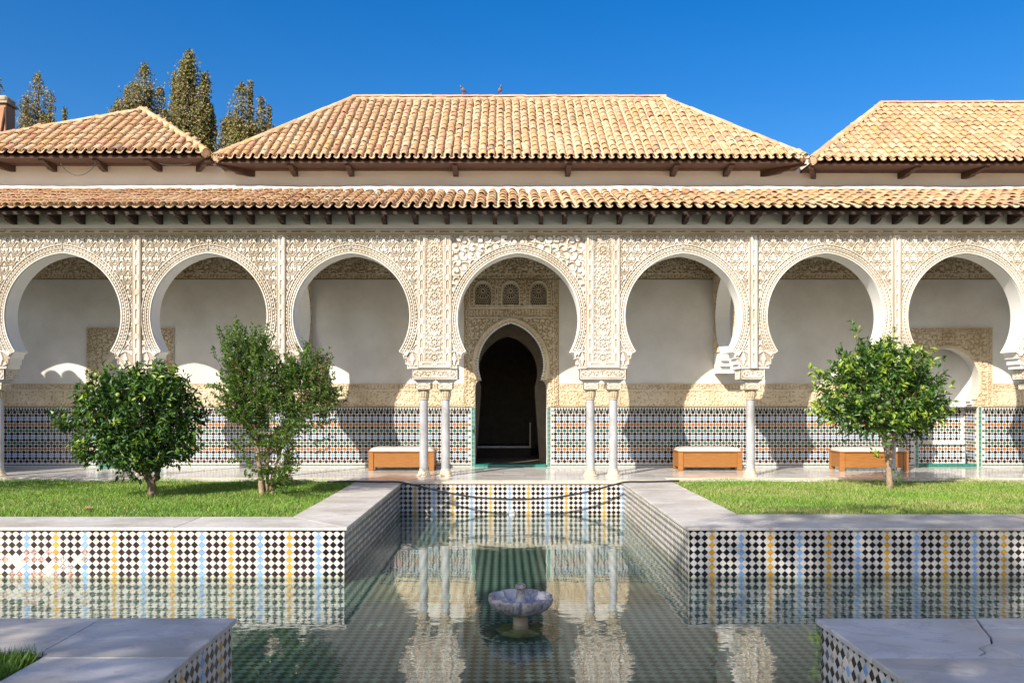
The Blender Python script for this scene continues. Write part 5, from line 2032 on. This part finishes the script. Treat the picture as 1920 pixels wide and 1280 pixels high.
def leaves(name, parent, P_, D_, L_, W_, mats, mi, fold=0.25, up=None):
    """Leaf blades: base P, axis D, length L, width W; two faces folded along the midrib."""
    n = len(P_)
    r = np.random.default_rng(n)
    D_ = D_ / np.linalg.norm(D_, axis=1, keepdims=True)
    ref = r.normal(size=(n, 3)) * 0.55 + np.array([0, 0, 1.0])
    if up is not None:
        ref = r.normal(size=(n, 3)) * 0.4 + up
    S_ = np.cross(D_, ref)
    S_ /= np.maximum(np.linalg.norm(S_, axis=1, keepdims=True), 1e-6)
    N_ = np.cross(S_, D_)
    L1, W1 = L_[:, None], W_[:, None]
    tip = P_ + D_ * L1 - N_ * L1 * 0.10
    mid = P_ + D_ * L1 * 0.48
    lft = mid + S_ * W1 * 0.5 + N_ * W1 * fold
    rgt = mid - S_ * W1 * 0.5 + N_ * W1 * fold
    V = np.stack([P_, rgt, tip, lft], 1).reshape(-1, 3)
    i = np.arange(n) * 4
    Fq = np.stack([np.stack([i, i + 1, i + 2], 1), np.stack([i, i + 2, i + 3], 1)], 1).reshape(-1, 3)
    o_ = link(name, mesh_np(name, V, Fq, mats, np.repeat(mi, 2)), parent)
    o_['kind'] = 'stuff'
    return o_


def limb(b, pts, r0, r1, n=8, wob=0.0):
    pts = [Vector(p) for p in pts]
    out_, rad = [], []
    m_ = 5
    for i in range(len(pts) - 1):
        for s in range(m_):
            t = s / m_
            p = pts[i].lerp(pts[i + 1], t)
            out_.append(p + Vector((random.uniform(-1, 1), random.uniform(-1, 1), 0)) * wob)
    out_.append(pts[-1])
    k = len(out_)
    rad = [r0 + (r1 - r0) * (i / (k - 1)) ** 0.8 for i in range(k)]
    b.tube(out_, rad, n)


CL = [leaf_mat('citrus_leaf_dark', (0.040, 0.100, 0.016), (0.022, 0.062, 0.010), 0.08, 0.45, 11),
      leaf_mat('citrus_leaf', (0.095, 0.19, 0.028), (0.05, 0.125, 0.018), 0.10, 0.45, 11),
      leaf_mat('citrus_leaf_young', (0.33, 0.44, 0.05), (0.20, 0.32, 0.03), 0.18, 0.45, 11)]
PL = [leaf_mat('pomegranate_leaf', (0.075, 0.17, 0.022), (0.045, 0.115, 0.014), 0.3, 0.4, 11),
      leaf_mat('pomegranate_leaf_light', (0.17, 0.28, 0.035), (0.11, 0.21, 0.025), 0.35, 0.4, 11),
      leaf_mat('pomegranate_leaf_brown', (0.20, 0.12, 0.05), (0.14, 0.10, 0.04), 0.3, 0.5, 11)]
WL = [leaf_mat('poplar_leaf', (0.27, 0.255, 0.075), (0.15, 0.16, 0.045), 0.2, 0.7, 3),
      leaf_mat('poplar_leaf_gold', (0.42, 0.34, 0.11), (0.28, 0.225, 0.07), 0.2, 0.7, 3),
      leaf_mat('poplar_leaf_grey', (0.31, 0.28, 0.21), (0.22, 0.20, 0.15), 0.2, 0.7, 3)]
FRUIT = mat('green_orange', (0.10, 0.16, 0.035), 0.5, var=0.2, bump=0.1, bscale=120)
FRUIT2 = mat('ripening_orange', (0.30, 0.34, 0.08), 0.5, var=0.2, bump=0.1, bscale=120)


def citrus(name, label, base, blobs, n_shoot, trunk, fruit, young, seed, lsize=0.092, stray=()):
    r = np.random.default_rng(seed)
    root = empty(name, base, label, 'tree', 'orange trees on the lawns')
    vol = np.array([b_[1][0] * b_[1][1] * b_[1][2] for b_ in blobs]) ** 0.67
    pick = r.choice(len(blobs), n_shoot, p=vol / vol.sum())
    C = np.array([b_[0] for b_ in blobs])[pick]
    Rr = np.array([b_[1] for b_ in blobs])[pick]
    d = r.normal(size=(n_shoot, 3))
    d /= np.linalg.norm(d, axis=1, keepdims=True)
    rad = np.where(r.uniform(size=n_shoot) < 0.74, r.uniform(0.78, 1.02, n_shoot), r.uniform(0.35, 0.8, n_shoot))
    rad = np.where(r.uniform(size=n_shoot) < 0.09, rad * r.uniform(1.05, 1.28, n_shoot), rad)
    lump = 1 + 0.20 * np.sin(d[:, 0] * 7 + seed) * np.sin(d[:, 2] * 6 + d[:, 1] * 5)
    S0 = C + d * Rr * (rad * lump)[:, None]
    for s_ in stray:
        S0 = np.concatenate([S0, [s_[0]]])
        d = np.concatenate([d, [np.array(s_[1]) / np.linalg.norm(s_[1])]])
    ns = len(S0)
    axis = d * 0.8 + np.array([0, 0, 0.5]) + r.normal(size=(ns, 3)) * 0.35
    axis /= np.linalg.norm(axis, axis=1, keepdims=True)
    k = 9
    t = np.tile(np.linspace(-0.5, 1, k), ns)
    idx = np.repeat(np.arange(ns), k)
    Pn = S0[idx] + axis[idx] * (t * 0.15)[:, None] + r.normal(size=(ns * k, 3)) * 0.012
    D_ = axis[idx] * 0.55 + r.normal(size=(ns * k, 3)) * 0.75 + np.array([0, 0, -0.12])
    L_ = lsize * r.uniform(0.65, 1.25, ns * k)
    W_ = L_ * r.uniform(0.36, 0.5, ns * k)
    yng = (r.uniform(size=ns) < young)[idx]
    mi = np.where(yng & (t > 0), 2, np.where(r.uniform(size=ns * k) < 0.5, 0, 1))
    leaves('crown', root, Pn, D_, L_, W_, CL, mi)
    b = MB()
    for (pts, r0, r1) in trunk:
        limb(b, pts, r0, r1, 9, 0.006)
    tr_ = b.build('trunk', M_BARK_PALE if young > 0.15 else M_BARK, root, True)
    tw = MB()
    for q in range(0, n_shoot, 7):
        c = C[q]
        low = np.array(trunk[0][0][-1])
        p0 = c * 0.55 + low * 0.45
        tw.tube([p0, (p0 + S0[q]) / 2 + r.normal(size=3) * 0.04, S0[q]], [0.014, 0.008, 0.003], 5, cap=False)
    for s_ in stray:
        p = Vector(s_[0])
        tw.tube([p - Vector(s_[1]).normalized() * 0.30, p, p + Vector(s_[1]).normalized() * 0.05], [0.005, 0.004, 0.002], 5)
    tw.build('branch', M_BARK, root, True)['kind'] = 'stuff'
    for (p, r_, m_) in fruit:
        fb = MB()
        fb.lathe(p[0], p[1], [(0.006, p[2] - r_ * .98)] + [(r_ * math.cos(a), p[2] + r_ * math.sin(a)) for a in np.linspace(-1.2, 1.2, 8)] + [(0.006, p[2] + r_ * .98)], 14)
        fb.build('fruit', FRUIT2 if m_ else FRUIT, root, True)
    return root


def P3(px, py, Y):
    return (X_at(px, Y), Y, Z_at(py, Y))


# left orange tree
Y1 = 13.8
bl = []
for (px, py, rx, rz, dy) in ((262, 775, 88, 62, 0.0), (330, 770, 52, 60, 0.1), (190, 765, 48, 40, -0.1), (230, 725, 55, 32, 0.1), (300, 722, 52, 34, -0.1), (185, 835, 42, 30, -0.2),
                              (262, 835, 66, 42, 0.0), (325, 828, 44, 40, 0.1), (140, 793, 34, 16, 0.0), (250, 862, 50, 18, -0.15), (160, 855, 22, 14, -.2)):
    Y = Y1 + dy
    k = Y / F
    bl.append((P3(250 + (px - 250) * 0.95, py + 2, Y), (rx * k * 0.90, min(rx, 75) * k * 0.9, rz * k * 0.90)))
tb = P3(287, 932, Y1)
citrus('orange_tree', 'dense dark orange tree with low branching trunk on the left lawn', (tb[0], Y1, -0.03), bl, 1150,
       [([tb, P3(284, 905, Y1), P3(270, 880, Y1), P3(255, 845, Y1)], 0.082, 0.045), ([P3(288, 905, Y1), P3(298, 880, Y1 + .05), P3(312, 842, Y1 + .1)], 0.05, 0.03), ([P3(283, 912, Y1), P3(272, 893, Y1 - .1), P3(268, 880, Y1 - .1)], 0.03, 0.012)],
       [(P3(221, 740, Y1 - 0.62), 0.034, 1), (P3(222, 752, Y1 - 0.64), 0.032, 0), (P3(296, 712, Y1 - .5), 0.03, 0), (P3(205, 820, Y1 - .55), 0.032, 0)], 0.10, 3, 0.112,
       stray=[(P3(252, 697, Y1), (0.1, 0, 1)), (P3(295, 692, Y1), (0.6, 0, 0.8)), (P3(168, 712, Y1), (-0.3, 0, 1)), (P3(112, 800, Y1), (-1, 0, 0)), (P3(340, 716, Y1), (0.5, 0, 0.8)), (P3(262, 893, Y1 - .1), (-0.8, 0, -0.4)), (P3(360, 745, Y1), (0.5, 0, .6))])
# right orange tree
Y2 = 15.05
bl = []
for (px, py, rx, rz, dy) in ((1655, 735, 100, 84, 0.0), (1590, 735, 58, 66, -0.1), (1725, 745, 50, 60, 0.1), (1620, 690, 62, 42, 0.0), (1690, 690, 62, 44, 0.05), (1640, 785, 78, 30, -0.2), (1565, 770, 38, 30, -.2),
                              (1740, 775, 34, 34, 0.0), (1650, 668, 40, 24, 0), (1700, 800, 40, 26, 0.2)):
    Y = Y2 + dy
    k = Y / F
    bl.append((P3(1655 + (px - 1655) * 0.96, py, Y), (rx * k * 0.9, min(rx, 85) * k * 0.9, rz * k * 0.86)))
tb = P3(1669, 917, Y2)
citrus('orange_tree', 'round bright green orange tree with bare pale trunk on the right lawn', (tb[0], Y2, -0.03), bl, 960,
       [([tb, P3(1667, 880, Y2), P3(1661, 845, Y2), P3(1652, 795, Y2)], 0.062, 0.03), ([P3(1668, 868, Y2), P3(1673, 835, Y2), P3(1680, 790, Y2)], 0.045, 0.022), ([P3(1664, 860, Y2), P3(1660, 820, Y2 + .1), P3(1640, 780, Y2 + .1)], 0.02, 0.012)],
       [(P3(px, py, Y2 - 0.80), r_, 0) for px, py, r_ in ((1645, 742, 0.046), (1637, 742, 0.042), (1665, 756, 0.046), (1650, 764, 0.046), (1579, 751, 0.038), (1615, 752, 0.034), (1579, 763, 0.036), (1586, 795, 0.034), (1666, 730, 0.034), (1653, 790, 0.04))],
       0.34, 5, 0.118, stray=[(P3(1603, 618, Y2), (-0.15, 0, 1)), (P3(1610, 632, Y2), (0.1, 0, 1)), (P3(1675, 632, Y2), (0.05, 0, 1)), (P3(1672, 645, Y2), (0.1, 0, 1)), (P3(1570, 660, Y2), (-0.3, 0, 1)), (P3(1647, 855, Y2 - .1), (-1, 0, .1)), (P3(1780, 772, Y2), (1, 0, 0.3)), (P3(1530, 700, Y2), (-1, 0, 0.4)), (P3(1682, 897, Y2 - .05), (0.5, 0, .6))])

# pomegranate: long upright twigs with small leaves
Y3 = 13.97


def pomegranate():
    r = np.random.default_rng(9)
    tb = P3(492, 930, Y3)
    root = empty('pomegranate_tree', (tb[0], Y3, -0.03), 'loose twiggy tree with small leaves and upright shoots on the left lawn', 'tree')
    b = MB()
    limb(b, [tb, P3(488, 890, Y3), P3(482, 840, Y3), P3(478, 790, Y3)], 0.052, 0.032, 9, 0.006)
    limb(b, [P3(508, 930, Y3 + .1), P3(515, 880, Y3 + .1), P3(530, 830, Y3 + .1), P3(545, 780, Y3 + .1)], 0.05, 0.025, 9, 0.01)
    limb(b, [P3(500, 925, Y3 + .05), P3(502, 870, Y3 + .05), P3(505, 810, Y3)], 0.035, 0.02, 8, 0.01)
    b.build('trunk', M_BARK_PALE, root, True)
    tw = MB()
    PP, DD, mi, LL = [], [], [], []
    specs = []
    blobs = [((474, 725), (34, 58), 150, 1.2), ((562, 742), (48, 46), 200, 0.6), ((448, 745), (26, 50), 100, 0.9), ((508, 790), (42, 40), 140, 0.3), ((518, 862), (20, 50), 95, 0.1), ((590, 765), (22, 38), 70, 0.4),
             ((482, 675), (15, 32), 70, 1.5), ((570, 700), (30, 30), 80, 1.1), ((435, 665), (12, 34), 40, 1.6), ((465, 840), (10, 40), 14, 0.0)]
    for (c, rr_, n_, upb) in blobs:
        for q in range(n_):
            a, q_ = r.uniform(0, 2 * PI), math.sqrt(r.uniform(0.02, 1))
            yy = Y3 + r.normal() * 0.26
            p = np.array(P3(c[0] + rr_[0] * q_ * math.cos(a), c[1] + rr_[1] * q_ * math.sin(a), yy))
            dr = np.array([(math.cos(a)) * 0.7, r.normal() * 0.5, upb + 0.3 * math.sin(-a)]) + r.normal(size=3) * 0.35
            specs.append((p, dr / np.linalg.norm(dr), r.uniform(0.16, 0.42)))
    for (px, py, dx, ln) in ((486, 650, 0.02, 0.35), (484, 660, -0.05, 0.30), (432, 665, -0.1, 0.35), (440, 655, 0.05, 0.25), (456, 665, 0.05, 0.25), (410, 680, -0.3, 0.3), (570, 680, 0.1, 0.28), (605, 720, 0.4, 0.3), (625, 745, 0.9, 0.3), (420, 730, -0.9, 0.32),
                             (615, 760, 1.0, 0.35), (600, 790, 0.9, 0.3), (590, 830, .8, .3), (440, 770, -0.7, .25), (590, 850, .6, .25), (474, 640, 0.0, 0.3), (493, 645, .05, .25), (480, 632, 0, .16)):
        p = np.array(P3(px, py, Y3 + r.normal() * .1))
        dr = np.array([dx, 0.0, 1.0 if abs(dx) < 0.5 else 0.25])
        specs.append((p, dr / np.linalg.norm(dr), ln))
    for (p, dr, ln) in specs:
        n_ = int(ln / 0.0095)
        bend = r.normal(size=3) * 0.03
        tw.tube([p, p + dr * ln * .5 + bend, p + dr * ln], [0.004, 0.003, 0.0015], 4, cap=False)
        brown = r.uniform() < 0.06 or (p[0] > X_at(590, Y3) and r.uniform() < 0.4)
        for q in range(n_):
            t = (q + 0.5) / n_
            PP.append(p + dr * ln * t + bend * (1 - (2 * t - 1) ** 2) + r.normal(size=3) * 0.008)
            DD.append(dr * 0.5 + r.normal(size=3) * 0.7)
            LL.append(r.uniform(0.040, 0.068))
            mi.append(2 if brown and r.uniform() < .6 else 1 if r.uniform() < 0.38 else 0)
    leaves('crown', root, np.array(PP), np.array(DD), np.array(LL), np.array(LL) * 0.48, PL, np.array(mi))
    tw.build('branch', M_BARK, root, True)['kind'] = 'stuff'


pomegranate()


def poplar(label, px, top, Y, half_px, seed, extra=(), n=5200, mix=(0.5, 0.36, 0.14)):
    """Upright tree behind the roofs: sheaf of vertical sprays round a tall trunk."""
    r = np.random.default_rng(seed)
    x = X_at(px, Y)
    zt = Z_at(top, Y)
    k = Y / F
    root = empty('poplar_tree', (x, Y, -1.2), label, 'tree', 'autumn poplars behind the roofs')
    b = MB()
    limb(b, [(x, Y, -1.2), (x + 0.1, Y, zt * 0.5), (x, Y, zt - 0.5)], 0.28, 0.03, 8, 0.02)
    PP, DD = [], []
    sprays = [(0, 0, zt, 0.34 * half_px * k + .1)]
    for q in range(12):
        a = r.uniform(0, 2 * PI)
        rad = half_px * k * r.uniform(0.2, 0.8)
        sprays.append((rad * math.cos(a), rad * math.sin(a) * 0.8, zt - (rad / (half_px * k)) * r.uniform(0.8, 3.4) - r.uniform(0.0, 0.8), half_px * k * r.uniform(0.26, 0.46) + .08))
    for (dx, dy, tz_, rw) in sprays + [((e_[0] - px) * k, 0.0, Z_at(e_[1], Y), e_[2] * k) for e_ in extra]:
        z0 = max(4.5, tz_ - r.uniform(5.5, 7.5))
        limb(b, [(x + dx * 0.25, Y + dy * 0.25, z0 - 1.0), (x + dx * 0.8, Y + dy * .8, z0 + 1.2), (x + dx, Y + dy, tz_ - 0.3)], 0.07, 0.012, 6, 0.02)
        m_ = int(n / 5)
        t = r.uniform(0, 1, m_) ** 0.85
        wr = rw * (0.12 + 0.95 * np.sin(np.clip((1 - t) * 1.25 + 0.06, 0, 1) * PI * 0.62) + 0.18 * np.sin(t * 23 + dx * 9))
        a = r.uniform(0, 2 * PI, m_)
        q_ = np.sqrt(r.uniform(0, 1, m_)) * (1 + (r.uniform(size=m_) < 0.16) * r.uniform(0.2, 0.9, m_))
        lump = r.integers(0, 26, m_)
        jx, jz = np.sin(lump * 12.9 + seed) * rw * 0.35, np.sin(lump * 7.7) * 0.2
        PP.append(np.stack([x + dx + wr * q_ * np.cos(a) + jx * 0.5, Y + dy + wr * q_ * np.sin(a), z0 + (tz_ - z0) * t + jz * 0.5], 1))
    b.build('trunk', M_BARK, root, True)
    PP = np.concatenate(PP)
    nn = len(PP)
    DD = r.normal(size=(nn, 3)) + np.array([0, 0, -0.3])
    L_ = r.uniform(0.055, 0.11, nn)
    tone = np.clip(r.uniform(size=nn) + 0.25 * np.sin(PP[:, 0] * 2.3 + seed) * np.sin(PP[:, 2] * 1.7), 0, 0.999)
    mi = np.where(tone < mix[0], 0, np.where(tone < mix[0] + mix[1], 1, 2))
    leaves('crown', root, PP, DD, L_, L_ * 0.85, WL, mi, up=np.array([0.0, -0.5, 0.6]))


poplar('olive poplar behind the peak of the left roof', 270, 122, 31, 68, 1, extra=((238, 165, 14), (222, 190, 12), (300, 165, 14), (215, 205, 10)), n=13000)
poplar('tallest poplar, in the middle of the three behind the left roof', 355, 97, 30, 62, 2, extra=((328, 140, 12), (385, 140, 14), (350, 125, 22), (395, 200, 14)), n=17000)
poplar('shorter poplar just left of the middle roof slope', 455, 157, 30, 64, 3, extra=((490, 185, 16), (505, 200, 10), (470, 155, 8)), n=13000)
poplar('brownish thin poplar right of the chimney', 72, 138, 31, 52, 4, extra=((95, 175, 16), (122, 205, 9), (50, 180, 12)), n=8500, mix=(0.3, 0.4, 0.3))
poplar('poplar cut by the left edge of the picture above the chimney', -4, 138, 31, 20, 5, n=6000, mix=(0.45, 0.25, 0.3))

# trees outside the picture whose shadows lie over the near part of the pool and the left edge


def shade_tree(base, label, limbs, blobs, per, size, seed):
    r = np.random.default_rng(seed)
    root = empty('shade_tree', base, label, 'tree')
    b = MB()
    for (pts, r0, r1) in limbs:
        limb(b, pts, r0, r1, 9, 0.02)
    b.build('trunk', M_BARK, root, True)
    PP = []
    for (c, q) in blobs:
        m_ = int(per * q[0] * q[2])
        d = r.normal(size=(m_, 3))
        d /= np.linalg.norm(d, axis=1, keepdims=True)
        PP.append(np.array(c) + d * np.array(q) * (r.uniform(0.0, 1, m_) ** 0.4)[:, None])
    PP = np.concatenate(PP)
    nn = len(PP)
    L_ = r.uniform(0.7, 1.2, nn) * size
    leaves('crown', root, PP, r.normal(size=(nn, 3)), L_, L_ * 0.75, WL[:1] + CL[1:2], (r.uniform(size=nn) < 0.5).astype(int))


TX, TY = -8.5, -8.6
shade_tree((TX, TY, -1.2), 'tall leafy tree standing on the near side of the courtyard',
           [([(TX, TY, -1.2), (TX, TY, 5), (TX + .5, -8, 10), (TX + 1, -8, 14)], 0.34, 0.08), ([(TX, TY, 4.5), (-10.5, -8.2, 8), (-12.6, -8, 11)], 0.16, 0.05), ([(TX, TY, 5), (-6.2, -8.2, 8), (-3.6, -8, 10.5)], 0.16, 0.05),
            ([(TX, TY, 7), (-10, -8.2, 11), (-10.6, -8, 13)], 0.12, 0.04)],
           [((-8.3, -8, 13.2), (3.6, 1.9, 2.3)), ((-5.6, -8, 11.5), (3.4, 1.9, 1.9)), ((-11.6, -8, 11.4), (2.9, 1.8, 1.75)), ((-8.5, -8, 10.4), (4.2, 2.0, 1.9)), ((-11.2, -8, 12.8), (2.0, 1.6, 1.3)), ((-4.2, -8, 10.2), (2.2, 1.7, 1.5)), ((-6.8, -8, 14.4), (2.3, 1.6, 1.5)), ((-8.0, -8, 15.9), (2.1, 1.3, 0.75)), ((-5.6, -8, 15.4), (1.2, 1.2, 0.8))],
           185, 0.27, 21)
shade_tree((-11.9, 12.6, -0.1), 'orange tree outside the left edge of the picture', [([(-11.9, 12.6, -0.1), (-11.8, 12.7, 1.4), (-11.6, 12.8, 3.0)], 0.09, 0.03)],
           [((-11.2, 12.8, 3.0), (1.6, 1.4, 1.5))], 900, 0.12, 22)
